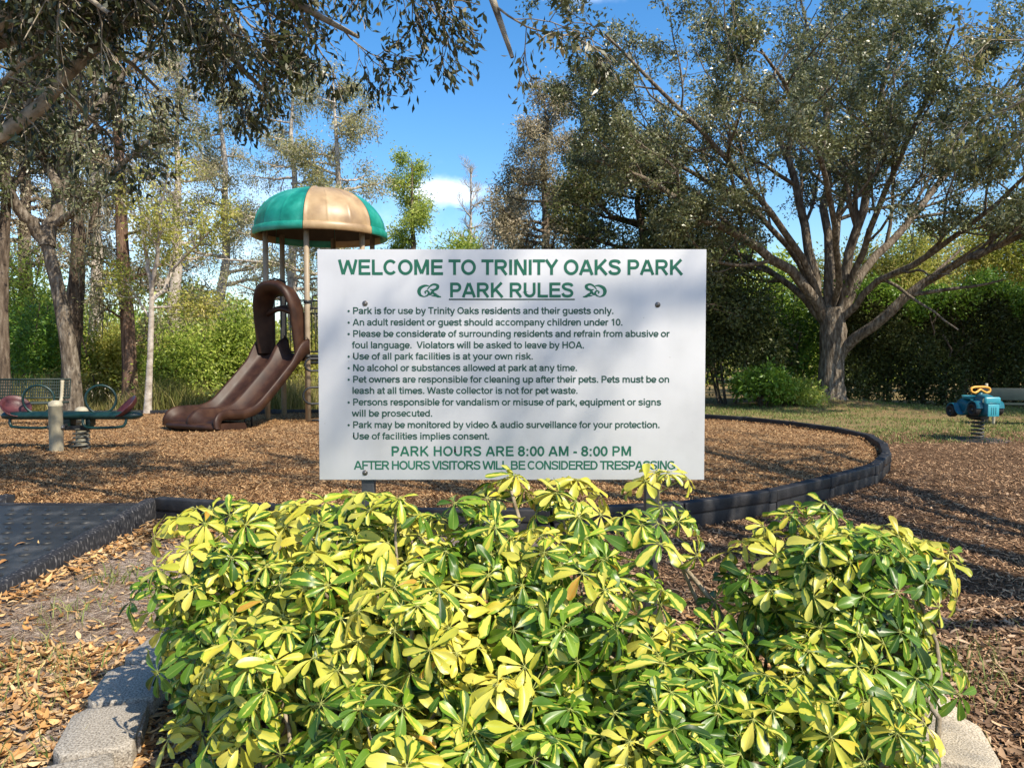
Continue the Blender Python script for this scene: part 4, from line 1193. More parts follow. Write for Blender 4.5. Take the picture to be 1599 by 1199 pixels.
LV = lambda **k: k
def big_oak():
    Y = 21.3
    limbs = [([(1292, 505), (1262, 452), (1215, 408), (1160, 372), (1090, 330), (1010, 280), (930, 250)], .26, .05, -2.0),
             ([(1288, 500), (1272, 440), (1258, 370), (1240, 290), (1215, 210), (1170, 130), (1130, 60)], .24, .05, 1.0),
             ([(1294, 490), (1290, 400), (1288, 300), (1292, 200), (1275, 100), (1250, 0)], .22, .05, 2.5),
             ([(1305, 500), (1318, 430), (1345, 330), (1362, 230), (1380, 130), (1400, 20)], .24, .05, -1.5),
             ([(1300, 575), (1330, 537), (1365, 508), (1425, 455), (1500, 408), (1590, 368), (1690, 320)], .27, .06, -3.0),
             ([(1310, 500), (1348, 430), (1400, 370), (1455, 300), (1515, 220), (1580, 120)], .22, .05, 2.0),
             ([(1296, 490), (1300, 420), (1310, 330), (1330, 250), (1330, 150), (1350, 60)], .18, .05, 5.0),
             ([(1288, 505), (1240, 450), (1180, 410), (1110, 380), (1040, 360)], .18, .04, 3.5),
             ([(1280, 470), (1235, 380), (1170, 290), (1090, 200), (1010, 120), (945, 55)], .17, .04, -3.5),
             ([(1283, 480), (1240, 400), (1180, 330), (1080, 270), (980, 215), (915, 160)], .15, .04, -1.0),
             ([(1312, 500), (1370, 440), (1450, 400), (1540, 330), (1640, 240)], .17, .04, -5.0),
             ([(1300, 480), (1310, 400), (1290, 280), (1240, 160), (1190, 80)], .15, .04, -6.0),
             ([(1315, 490), (1350, 390), (1400, 260), (1450, 150), (1490, 40)], .16, .04, -4.5)]
    base = at(1297, 630, Y)
    tr = px_limb([(1297, 636), (1297, 600), (1299, 560), (1301, 520), (1298, 480)], Y, 12)
    tree('large_oak', 'large spreading oak with thick forked trunk standing in grass before the hedge', 'tree', (base[0], base[1], .15),
         [(px_limb(p, Y, 14, dy), a * .62, b * .6) for p, a, b, dy in limbs], (tr, [.37, .33, .32, .35, .26]), M['bark_oak'], M['leaf_oak'],
         [LV(n=10, ratio=.42, ang=45, t0=.25, wob=.16, up=.07, S=7), LV(n=7, ratio=.48, ang=48, t0=.2, wob=.2, up=.03, S=5), LV(n=6, ratio=.5, ang=48, t0=.15, wob=.25, up=-.02, S=4, lmin=.3)],
         dict(n=29, L=.11, W=.045, sig=.075, droop=.35), flare=.55, seed=11, prune=lambda c: (c[:, 0] > 8.8) & (c[:, 2] < 4.1 + .08 * (c[:, 0] - 9)))
big_oak()

def overhang_left():
    Y = 6.2
    limbs = [([(-330, 330), (-160, 280), (-40, 225), (40, 190), (85, 140), (160, 72), (230, 20), (330, -60)], .085, .02, .4),
             ([(-300, 120), (-120, 60), (20, 25), (90, -5), (230, -60), (420, -110), (620, -140)], .11, .025, .2),
             ([(-300, 60), (-50, -60), (200, -130), (450, -150), (650, -110), (760, -20), (800, 90)], .13, .015, -.3),
             ([(-200, 40), (100, -60), (300, -60), (450, 0), (560, 60)], .10, .015, .3),
             ([(-200, 40), (50, -40), (220, -20), (330, 60), (420, 150)], .09, .015, .8),
             ([(-300, 250), (-150, 150), (0, 60), (180, 10), (330, -20), (480, -40)], .09, .02, 1.6),
             ([(-200, 100), (100, -150), (420, -260), (760, -300)], .12, .03, -2.0),
             ([(-200, 100), (0, -200), (260, -380), (560, -500)], .12, .03, -.5),
             ([(-250, 120), (-150, -200), (-60, -420), (100, -700)], .12, .03, 1.5)]
    base = np.array([-6.6, 5.6, 0])
    tr = resample([(-6.6, 5.6, 0), (-6.5, 5.7, 1.3), (-6.2, 5.9, 2.4), (-6.0, 6.1, 3.6), (-5.9, 6.0, 5)], 12)
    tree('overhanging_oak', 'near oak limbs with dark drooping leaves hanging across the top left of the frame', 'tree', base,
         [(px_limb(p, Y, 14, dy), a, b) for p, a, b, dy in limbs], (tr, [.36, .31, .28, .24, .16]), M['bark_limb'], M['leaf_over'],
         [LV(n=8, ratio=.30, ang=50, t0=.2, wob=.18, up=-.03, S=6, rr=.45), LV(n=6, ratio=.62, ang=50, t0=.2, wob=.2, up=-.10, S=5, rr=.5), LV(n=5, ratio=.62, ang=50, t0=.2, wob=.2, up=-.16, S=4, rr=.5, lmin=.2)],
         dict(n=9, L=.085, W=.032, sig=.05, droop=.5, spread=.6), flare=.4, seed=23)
overhang_left()

def overhang_right():
    base = np.array([7.2, 1.5, 0])
    tr = resample([(7.2, 1.5, 0), (7.1, 1.6, 1.5), (7.0, 1.5, 3.0), (6.8, 1.4, 4.5)], 12)
    limbs = [([(7.0, 1.5, 3.0), (6.4, 3.4, 4.4), (6.4, 5.4, 4.9), (6.2, 7.2, 5.0), (5.7, 8.7, 4.8)], .09, .012),
             ([(6.9, 1.5, 3.6), (7.4, 4.0, 4.6), (7.6, 6.5, 5.0), (7.2, 8.8, 5.2)], .14, .03),
             ([(6.8, 1.4, 4.5), (5.6, 3.0, 7.0), (4.6, 5.0, 8.4), (3.6, 7.0, 9.2)], .14, .03),
             ([(6.9, 1.5, 3.6), (8.6, .6, 5.6), (10.2, .2, 6.8), (11.6, .6, 7.4)], .13, .03),
             
             ([(6.8, 1.4, 4.5), (7.5, .4, 6.4), (6.8, -.6, 7.8), (4.9, -1.3, 8.9)], .10, .02),
             ([(6.8, 1.4, 4.5), (7.4, 5.0, 6.8), (7.2, 8.4, 7.8), (6.4, 11.0, 8.2)], .13, .03),
             ([(6.8, 1.4, 4.5), (7.2, 1.8, 6.4), (7.4, 2.4, 8.4), (7.0, 3.2, 9.8)], .14, .03),
             ([(6.8, 1.4, 4.5), (5.8, 2.0, 6.6), (4.8, 2.6, 8.0), (3.6, 3.2, 9.0)], .13, .03),
             ([(7.0, 1.5, 3.4), (9.0, 2.6, 5.0), (10.6, 4.4, 6.0)], .13, .03),
             ([(7.0, 1.5, 3.0), (6.2, 3.6, 4.2), (5.6, 5.4, 4.3), (4.7, 6.9, 3.8)], .08, .01),
             ([(7.0, 1.5, 3.2), (7.0, 4.0, 4.4), (6.2, 6.8, 4.5), (5.3, 8.4, 4.1)], .08, .01),
             ([(6.8, 1.4, 4.5), (5.0, 2.6, 6.4), (3.0, 4.4, 7.0), (1.2, 6.0, 7.2)], .13, .03),
             ([(6.8, 1.4, 4.5), (5.4, 4.0, 6.6), (4.0, 7.0, 7.4), (2.6, 9.6, 7.6)], .13, .03)]
    tree('overhanging_oak', 'near oak boughs with yellow green leaves reaching in at the top right corner', 'tree', base,
         [(spline(p, 5), a, b) for p, a, b in limbs], (tr, [.34, .30, .28, .2]), M['bark_limb'], M['leaf_bough'],
         [LV(n=7, ratio=.34, ang=48, t0=.25, wob=.16, up=.0, S=6, rr=.5), LV(n=6, ratio=.5, ang=45, t0=.2, wob=.2, up=-.06, S=5, rr=.5), LV(n=4, ratio=.5, ang=45, t0=.2, wob=.2, up=-.1, S=4, rr=.5, lmin=.15)],
         dict(n=10, L=.085, W=.034, sig=.05, droop=.4, spread=.6), flare=.4, seed=31)
overhang_right()

# ---------------- left wood: each trunk its own tree
def left_trees():
    Y = 17.6
    tr = px_limb([(116, 655), (114, 600), (106, 530), (93, 460), (80, 405), (70, 372)], Y, 14)
    tree('forked_oak', 'grey forked oak with hanging moss behind the bench', 'tree', (*tr[0][:2], 0),
         [(px_limb(p, Y, 14, dy), a, b) for p, a, b, dy in (
             ([(72, 378), (48, 345), (20, 310), (-20, 255), (-70, 180)], .15, .04, -1),
             ([(74, 385), (86, 345), (92, 290), (105, 220), (118, 140), (130, 40)], .17, .04, 1),
             ([(90, 350), (125, 322), (160, 288), (210, 240), (260, 200)], .09, .03, -1.5),
             ([(90, 300), (60, 220), (30, 130), (10, 40)], .11, .03, 2),
             ([(104, 240), (150, 170), (200, 110), (250, 60)], .09, .03, .5))],
         (tr, [.21, .18, .17, .155, .14, .12]), M['bark_oak'], M['leaf_oak'],
         [LV(n=8, ratio=.40, ang=50, t0=.25, wob=.18, up=.05, S=6), LV(n=6, ratio=.5, ang=50, t0=.2, wob=.2, S=5), LV(n=4, ratio=.5, ang=50, t0=.2, wob=.25, up=-.05, S=4, lmin=.25)],
         dict(n=14, L=.11, W=.042, sig=.10, droop=.35), flare=.3, seed=41, moss=500)
    Y = 18.4
    tr = px_limb([(112, 650), (110, 580), (114, 500), (120, 430), (122, 360), (112, 300)], Y, 14)
    tree('mossy_trunk', 'dark shaggy trunk wrapped in grey vines beside the forked oak', 'tree', (*tr[0][:2], 0),
         [(px_limb([(120, 400), (150, 330), (170, 270)], Y), .06, .02), (px_limb([(118, 340), (90, 270), (80, 200)], Y), .07, .02), (px_limb([(112, 310), (125, 230), (140, 140)], Y), .09, .03)],
         (tr, [.23, .20, .21, .18, .15, .10]), M['bark_dark'], M['leaf_grey'],
         [LV(n=9, ratio=.5, ang=55, t0=.1, wob=.2, up=-.02, S=6), LV(n=5, ratio=.5, ang=50, t0=.2, wob=.25, up=-.1, S=5)],
         dict(n=14, L=.10, W=.035, sig=.12, droop=.6), flare=.2, seed=43, moss=700)
    Y = 18.6
    tr = px_limb([(204, 648), (202, 560), (197, 470), (191, 390), (188, 300), (184, 200), (180, 100), (176, 0)], Y, 16)
    tree('tall_cypress', 'tall straight red brown cypress trunk left of the slide', 'tree', (*tr[0][:2], 0),
         [(px_limb([(a, b), (a + dx * .5, b - 12), (a + dx, b - 30)], Y, 14, dy), .035, .012) for a, b, dx, dy in ((197, 440, 60, 1), (195, 420, -70, -1), (190, 370, 70, -1), (189, 330, -60, 1), (187, 290, 80, 1), (186, 250, -80, 0), (184, 200, 75, -1), (183, 160, -70, 1), (181, 120, 60, 1), (180, 80, -60, -1), (178, 40, 50, 0), (198, 500, -45, -1), (200, 540, 40, 1))],
         (tr, [.185, .16, .15, .135, .12, .10, .08, .05]), M['bark_red'], M['leaf_cypress'],
         [LV(n=7, ratio=.5, ang=50, t0=.1, wob=.2, up=.02, S=5), LV(n=5, ratio=.55, ang=50, t0=.2, wob=.2, up=-.1, S=4, lmin=.2)],
         dict(n=20, L=.10, W=.032, sig=.11, droop=.5), flare=.5, seed=47, moss=260)
    Y = 16.9
    tr = px_limb([(230, 655), (233, 590), (236, 520), (237, 470), (236, 430)], Y, 14)
    tree('slim_tree', 'slim pale barked sapling with yellow green leaves between cypress and slide', 'tree', (*tr[0][:2], 0),
         [(px_limb(p, Y, 14, dy), a, .012) for p, a, dy in (([(236, 440), (228, 400), (222, 350), (215, 300)], .05, 0), ([(237, 470), (262, 440), (275, 395), (290, 330)], .05, 1),
             ([(236, 450), (246, 400), (250, 340), (262, 270)], .05, -1), ([(238, 480), (290, 478), (330, 476)], .03, .4), ([(270, 420), (310, 380), (350, 340)], .03, -.6), ([(236, 500), (210, 460), (190, 430)], .03, .5))],
         (tr, [.08, .068, .06, .055, .045]), M['bark_pale'], M['leaf_yellow'],
         [LV(n=8, ratio=.42, ang=45, t0=.2, wob=.15, up=.03, S=5), LV(n=5, ratio=.5, ang=50, t0=.2, wob=.2, S=4, lmin=.2)],
         dict(n=22, L=.095, W=.045, sig=.13, droop=.3), flare=.4, seed=53)
    Y = 17.2
    tr = px_limb([(6, 650), (5, 560), (3, 470), (6, 380), (10, 280), (0, 180)], Y, 14)
    tree('edge_oak', 'dark oak trunk at the left edge of the frame', 'tree', (*tr[0][:2], 0),
         [(px_limb(p, Y, 14, dy), a, .03) for p, a, dy in (([(4, 380), (-30, 300), (-60, 200)], .09, -1), ([(8, 330), (40, 250), (60, 150)], .09, 1), ([(0, 250), (20, 150), (40, 50)], .09, -1))],
         (tr, [.15, .125, .12, .11, .09, .07]), M['bark_dark'], M['leaf_dark'],
         [LV(n=7, ratio=.45, ang=50, t0=.2, wob=.18, up=.02, S=6), LV(n=6, ratio=.5, ang=50, t0=.2, wob=.2, S=5), LV(n=3, ratio=.5, ang=50, t0=.2, wob=.25, S=4, lmin=.25)],
         dict(n=13, L=.11, W=.042, sig=.10, droop=.35), flare=.4, seed=59, moss=260)
left_trees()

def spire(name, label, cat, px, ybase, ytop, Y, r, spread, leaf, bark, seed, nl=26, lf=None, up=.15, y0=.25, lev=None, lean=0, moss=0, group=None):
    """a tall single-leader tree"""
    rg = np.random.default_rng(seed)
    b = at(px, ybase, Y); t = at(px + lean, ytop, Y)
    b = np.array([b[0], b[1], 0])
    H = t[2]
    k = np.linspace(0, 1, 9)[:, None]
    tr = b + (t - b) * k + np.concatenate([[[0, 0, 0]], rg.normal(size=(8, 3)) * .08 * np.array([1, 1, 0])])
    limbs = []
    for i in range(nl):
        f = y0 + (1 - y0) * (i + rg.random()) / nl
        p = b + (t - b) * f
        a = rg.uniform(0, 2 * math.pi)
        L = spread * (1.15 - f * .85) * rg.uniform(.6, 1.2)
        d = np.array([math.cos(a), math.sin(a), up * rg.uniform(.2, 2.2)])
        q = p + d * L * .5 + np.array([0, 0, -.05 * L]); e = p + d * L + np.array([0, 0, .1 * L * rg.normal()])
        limbs.append(([p, q, e], r * (1.05 - f) * .45 + .01, .008))
    if lf: lf = dict(lf, n=int(lf['n'] * 2.1), sig=lf['sig'] * 1.1)
    return tree(name, label, cat, b, limbs, (tr, list(r * (1.02 - np.linspace(0, 1, 9)) + .012)), bark, leaf,
                lev or [LV(n=6, ratio=.45, ang=45, t0=.15, wob=.18, up=.04, S=4), LV(n=4, ratio=.5, ang=50, t0=.2, wob=.2, up=-.06, S=3, lmin=.2)],
                lf, flare=.5, seed=seed, moss=moss, group=group)
G1 = 'tall trees beyond the playground'
spire('cypress', 'olive cypress rising right behind the dome roof', 'tree', 524, 640, 108, 24, .20, 2.7, M['leaf_cypress'], M['bark_pale'], 61, 30, dict(n=15, L=.11, W=.035, sig=.12, droop=.5), moss=60, group=G1)
spire('cypress', 'shorter green cypress standing just right of the dome roof', 'tree', 642, 640, 252, 30, .22, 1.6, M['leaf_green'], M['bark_dark'], 62, 26, dict(n=14, L=.13, W=.045, sig=.14, droop=.4), group=G1)
spire('bare_tree', 'leafless grey tree, tallest above the sign middle', 'tree', 735, 640, 265, 32, .16, 1.15, None, M['bark_pale'], 63, 34, None, up=.9, lev=[LV(n=7, ratio=.45, ang=35, t0=.15, wob=.12, up=.12, S=4), LV(n=6, ratio=.5, ang=35, t0=.2, wob=.15, up=.1, S=3, lmin=.25)], group=G1)
spire('bare_tree', 'thin leafless grey tree just left of the dark oak mass', 'tree', 768, 640, 300, 33, .13, .8, None, M['bark_pale'], 64, 24, None, up=.9, lev=[LV(n=6, ratio=.45, ang=35, t0=.15, wob=.12, up=.12, S=4), LV(n=5, ratio=.5, ang=35, t0=.2, wob=.15, up=.1, S=3, lmin=.25)], group=G1)
spire('brown_cypress', 'brownish thin crowned cypress at the left border of the oak crown', 'tree', 852, 640, 140, 25, .22, 2.2, M['leaf_grey'], M['bark_dark'], 65, 34, dict(n=17, L=.12, W=.04, sig=.14, droop=.5), moss=120, group=G1)
spire('brown_cypress', 'lower brown leaved cypress peeking over the sign left of its taller twin', 'tree', 800, 640, 300, 28, .18, 1.3, M['leaf_grey'], M['bark_pale'], 66, 26, dict(n=10, L=.12, W=.04, sig=.14, droop=.5), group=G1)
spire('dark_oak', 'dark olive oak massed behind the right half of the sign', 'tree', 1000, 640, 215, 24, .3, 4.0, M['leaf_dark'], M['bark_dark'], 67, 34, dict(n=24, L=.13, W=.055, sig=.16, droop=.4), y0=.15, group=G1)
spire('pale_cypress', 'pale twiggy cypress left of the striped dome with wispy crown', 'tree', 455, 640, 80, 26, .20, 2.5, M['leaf_cypress'], M['bark_pale'], 68, 32, dict(n=13, L=.11, W=.03, sig=.12, droop=.5), moss=200, group=G1)
spire('pale_cypress', 'pale grey cypress far behind the slim sapling', 'tree', 275, 640, 70, 27, .24, 2.1, M['leaf_grey'], M['bark_pale'], 69, 32, dict(n=12, L=.12, W=.03, sig=.14, droop=.5), moss=220, group=G1)
spire('pale_cypress', 'pale cypress rising between the forked oak and the red trunk', 'tree', 150, 640, 20, 26, .25, 2.2, M['leaf_grey'], M['bark_pale'], 70, 34, dict(n=14, L=.12, W=.03, sig=.14, droop=.5), moss=260, group=G1)
spire('pale_cypress', 'grey mossy cypress behind the left edge oak', 'tree', 40, 640, -40, 24, .25, 2.2, M['leaf_grey'], M['bark_dark'], 71, 34, dict(n=18, L=.12, W=.04, sig=.14, droop=.5), moss=260, group=G1)

spire('pale_cypress', 'feathery pale cypress between the slim sapling and the dome roof', 'tree', 350, 640, 40, 28, .2, 2.3, M['leaf_cypress'], M['bark_pale'], 72, 32, dict(n=13, L=.12, W=.034, sig=.14, droop=.5), moss=120, group=G1)
spire('dark_oak', 'brown olive oak crown between the tall brown cypress and the large oak', 'tree', 915, 640, 215, 26, .24, 2.9, M['leaf_oak'], M['bark_dark'], 73, 32, dict(n=20, L=.13, W=.05, sig=.16, droop=.4), y0=.2, group=G1)
def bush(name, label, cat, c, rad, leaf, n, L, W, seed, stems=7, bark=None, group=None, shape=1.0, lumps=9, shell=.45, low=0.0):
    """a rounded, uneven shrub: leaf clusters over lumps, on a fan of stems"""
    rg = np.random.default_rng(seed)
    c = np.array(c, float); rad = np.array(rad, float)
    root = thing(name, (c[0], c[1], 0), label, cat, group)
    sm = MB()
    S = 6
    top = []
    for k in range(stems):
        a = rg.uniform(0, 2 * math.pi); q = rg.uniform(.2, .8)
        tip = c + rad * np.array([math.cos(a) * q, math.sin(a) * q, rg.uniform(-.1, .8)])
        b = np.array([c[0] + (tip[0] - c[0]) * .25, c[1] + (tip[1] - c[1]) * .25, 0])
        top.append(resample(spline([b, (b + tip) / 2 + rg.normal(size=3) * .08, tip], 4), S))
    P = np.array(top); Rr = np.linspace(1, .35, S)[None] * rg.uniform(.02, .045, (stems, 1))
    sm.tubes(P, Rr, 6)
    P2, R2 = grow(P, Rr, 6, .45, 45, t0=.3, wob=.2, S=4, rg=rg)
    sm.tubes(P2, R2, 4)
    sm.build('stem', bark or M['bark_dark'], root, smooth=True)
    m = MB()
    cen = nrm(rg.normal(size=(lumps, 3))) * rg.uniform(.45, .8, (lumps, 1)); cen[:, 2] = np.abs(cen[:, 2]) * 1.1 - .25 + low
    lr = rg.uniform(.35, .6, lumps)
    which = rg.integers(0, lumps, n)
    d = nrm(rg.normal(size=(n, 3)))
    r = lr[which] * (1 - shell * rg.random(n) ** 1.6) * (1 + .18 * rg.normal(size=n))
    pos = c + rad * (cen[which] + d * r[:, None])
    keep = pos[:, 2] > .05
    pos, d = pos[keep], d[keep]
    k = len(pos)
    leaf_quads(m, pos, d + rg.normal(size=(k, 3)) * .8 + np.array([0, 0, -.3]), L * rg.uniform(.6, 1.3, k), W * rg.uniform(.7, 1.2, k), rg)
    m.build('foliage', leaf, root)
    return root
G2 = 'wild shrubs along the edge of the wood'
def pz(px, Y): return at(px, 600, Y)[0]
for i, (px, Y, rx, rz_, lf, n, lab) in enumerate([
        (300, 19.5, 1.5, 1.75, 'leaf_green', 9000, 'bright green shrub right behind the slim sapling'),
        (375, 20.2, 1.5, 1.95, 'leaf_green', 10000, 'tallest bright green shrub behind the slide chute'),
        (250, 20.8, 1.6, 1.6, 'leaf_yellow', 8000, 'yellow green shrub between the red trunk and the sapling'),
        (455, 20.6, 1.3, 1.35, 'leaf_yellow', 7000, 'yellowish shrub seen under the tower deck'),
        (165, 20.4, 1.3, 1.7, 'leaf_yellow', 7000, 'straggly yellow green shrub right of the mossy trunk'),
        (45, 20.2, 1.6, 2.3, 'leaf_hedge', 11000, 'deep green leafy shrub filling the left edge above the bench'),
        (20, 22.5, 2.2, 3.6, 'leaf_green', 10000, 'tall light green shrub tree at the far left behind the oaks'),
        (330, 24, 2.4, 2.6, 'leaf_cypress', 9000, 'olive grey thicket behind the bright shrubs'),
        (560, 23, 2.4, 2.0, 'leaf_yellow', 7000, 'wide yellow green shrub hidden behind the sign left half')]):
    rz_ *= .86
    bush('wild_shrub', lab, 'shrub', (pz(px, Y), Y, rz_ * .72), (rx, 1.2, rz_), M[lf], n, .11, .05, 80 + i, group=G2, lumps=12, shell=.7)
bush('round_tree', 'small round green tree top showing between cypress and bare tree', 'tree', (pz(707, 30), 30, 4.6), (1.35, 1.3, 2.0), M['leaf_green'], 9000, .15, .06, 95, stems=5, lumps=12)
G3 = 'dark thicket left of the oak'
for i, (px, Y, rx, rz_, lf, n, lab) in enumerate([
        (1135, 22.2, 1.9, 2.5, 'leaf_dark', 15000, 'dark evergreen shrub beside the right edge of the sign'),
        (1215, 22.8, 1.6, 2.4, 'leaf_hedge', 13000, 'tall dark green shrub just left of the oak trunk'),
        (1060, 22.6, 1.9, 2.6, 'leaf_dark', 11000, 'dark shrub mostly hidden behind the sign right side'),
        (1190, 20.8, .85, .75, 'leaf_hedge', 4200, 'low bright green bush at the foot of the dark shrubs'),
        (1246, 20.9, .7, .55, 'leaf_green', 2600, 'small light bush touching the left side of the oak trunk')]):
    bush('thicket_shrub', lab, 'shrub', (pz(px, Y), Y, rz_ * .75), (rx, 1.1, rz_), M[lf], n, .12, .055, 110 + i, group=G3, lumps=14, shell=.7)
G4 = 'trees beyond the hedge'
for i, (px, Y, rx, rz_, zc, lf, n, lab) in enumerate([
        (1420, 27, 2.0, 2.3, 4.2, 'leaf_yellow', 9000, 'yellow green tree over the hedge close to the oak limb'),
        (1530, 28, 2.3, 2.6, 4.8, 'leaf_yellow', 10000, 'taller yellowish tree over the middle of the hedge'),
        (1640, 27, 2.2, 2.6, 4.6, 'leaf_green', 10000, 'light green tree over the hedge at the right edge'),
        (1330, 28, 1.8, 2.0, 3.8, 'leaf_yellow', 7000, 'yellow tree just behind the oak trunk')]):
    bush('hedge_tree', lab, 'tree', (pz(px, Y), Y, zc), (rx, 1.5, rz_), M[lf], n, .14, .06, 130 + i, group=G4, lumps=13, shell=.8)

bush('added_shade_oak', 'unseen oak added just outside the right edge to shade the hedge', 'tree', (18.2, 17.2, 5.9), (4.4, 3.0, 2.5), M['leaf_oak'], 42000, .16, .07, 150, stems=6, lumps=22, shell=.8)  # unseen crown, added and sized to shade the hedge face below its top

def hedge():
    rg = np.random.default_rng(5)
    a, b = np.array([9.1, 22.3]), np.array([17.5, 21.2])
    root = thing('hedge', (*((a + b) / 2), 0), 'long dark green hedge with sunlit light green top along the right side', 'hedge')
    u = (b - a) / np.linalg.norm(b - a); nn = np.array([-u[1], u[0]]); Lh = np.linalg.norm(b - a)
    n = 95000
    s = rg.random(n) * Lh
    H = 3.15 + .22 * np.sin(s * 1.9) + .15 * np.sin(s * 4.7 + 1) + .1 * rg.normal(size=n)
    zf = rg.random(n) ** .8
    z = .06 + (H - .06) * zf
    th = (.62 + .22 * np.sin(s * 2.3 + z * 1.9) + .12 * np.sin(s * 5.1 - z * 3)) * (1 - .25 * zf ** 3)
    v = th * np.sign(rg.normal(size=n)) * (1 - .55 * rg.random(n) ** 1.5)
    gaps = (np.sin(s * 7.3) + np.sin(s * 3.1 + 2) * .8 + rg.normal(size=n) * .5) - (z - .3) * 1.5 > .8
    keep = ~(gaps & (z < 1.3))
    s, z, v = s[keep], z[keep], v[keep]
    xy = a + u * s[:, None] + nn * v[:, None]
    pos = np.concatenate([xy, z[:, None]], 1)
    k = len(pos)
    d = np.concatenate([nn * np.sign(v)[:, None] * .7, (.1 + 0 * v)[:, None]], 1) + rg.normal(size=(k, 3)) * .8
    m = MB(); leaf_quads(m, pos, d, .11 * rg.uniform(.6, 1.3, k), .055 * rg.uniform(.7, 1.2, k), rg)
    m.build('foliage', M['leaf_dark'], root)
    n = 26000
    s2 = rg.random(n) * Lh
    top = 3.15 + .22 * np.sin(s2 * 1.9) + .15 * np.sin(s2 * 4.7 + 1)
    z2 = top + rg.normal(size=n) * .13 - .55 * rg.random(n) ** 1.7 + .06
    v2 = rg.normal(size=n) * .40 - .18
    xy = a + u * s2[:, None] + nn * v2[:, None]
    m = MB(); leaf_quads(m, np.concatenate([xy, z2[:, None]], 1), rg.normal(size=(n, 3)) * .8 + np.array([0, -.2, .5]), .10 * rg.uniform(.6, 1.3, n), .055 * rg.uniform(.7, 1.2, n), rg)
    m.build('sun_tinted_leaves', M['leaf_hedge'], root)  # top leaves in a lighter green, imitating sunlight along the hedge top
    sm = MB()
    ns = 46
    S = 6
    x = rg.random(ns) * Lh; P = np.zeros((ns, S, 3))
    for i in range(ns):
        q = a + u * x[i] + nn * rg.uniform(-.3, .3)
        for j in range(S): P[i, j] = (q[0] + rg.normal() * .03 * j + .0, q[1] + rg.normal() * .03 * j, 2.6 * j / (S - 1))
    sm.tubes(P, np.linspace(.045, .015, S)[None] * rg.uniform(.6, 1.3, (ns, 1)), 6)
    P2, R2 = grow(P, np.full((ns, S), .02), 5, .35, 40, S=4, rg=rg)
    sm.tubes(P2, R2, 3)
    sm.build('stem', M['bark_dark'], root, smooth=True)
hedge()

def far_wood():
    """the wood closing the view: one mass of trunks and leaves"""
    rg = np.random.default_rng(9)
    n = 120000
    x = rg.uniform(-34, 40, n)
    y = 34 + rg.uniform(0, 5, n) + .02 * x ** 2 * .3
    top = 5.2 + 1.3 * np.sin(x * .7) + .9 * np.sin(x * 1.9 + 1) + .6 * np.sin(x * 4.1)
    top = np.where(x < 1, top * .68, top)
    z = top * rg.random(n) ** .8
    pos = np.stack([x, y, z], 1)
    m = MB(); leaf_quads(m, pos, rg.normal(size=(n, 3)), .30 * rg.uniform(.6, 1.3, n), .14 * rg.uniform(.7, 1.2, n), rg)
    tag(m.build('far_wood', M['leaf_green']), kind='stuff')
far_wood()

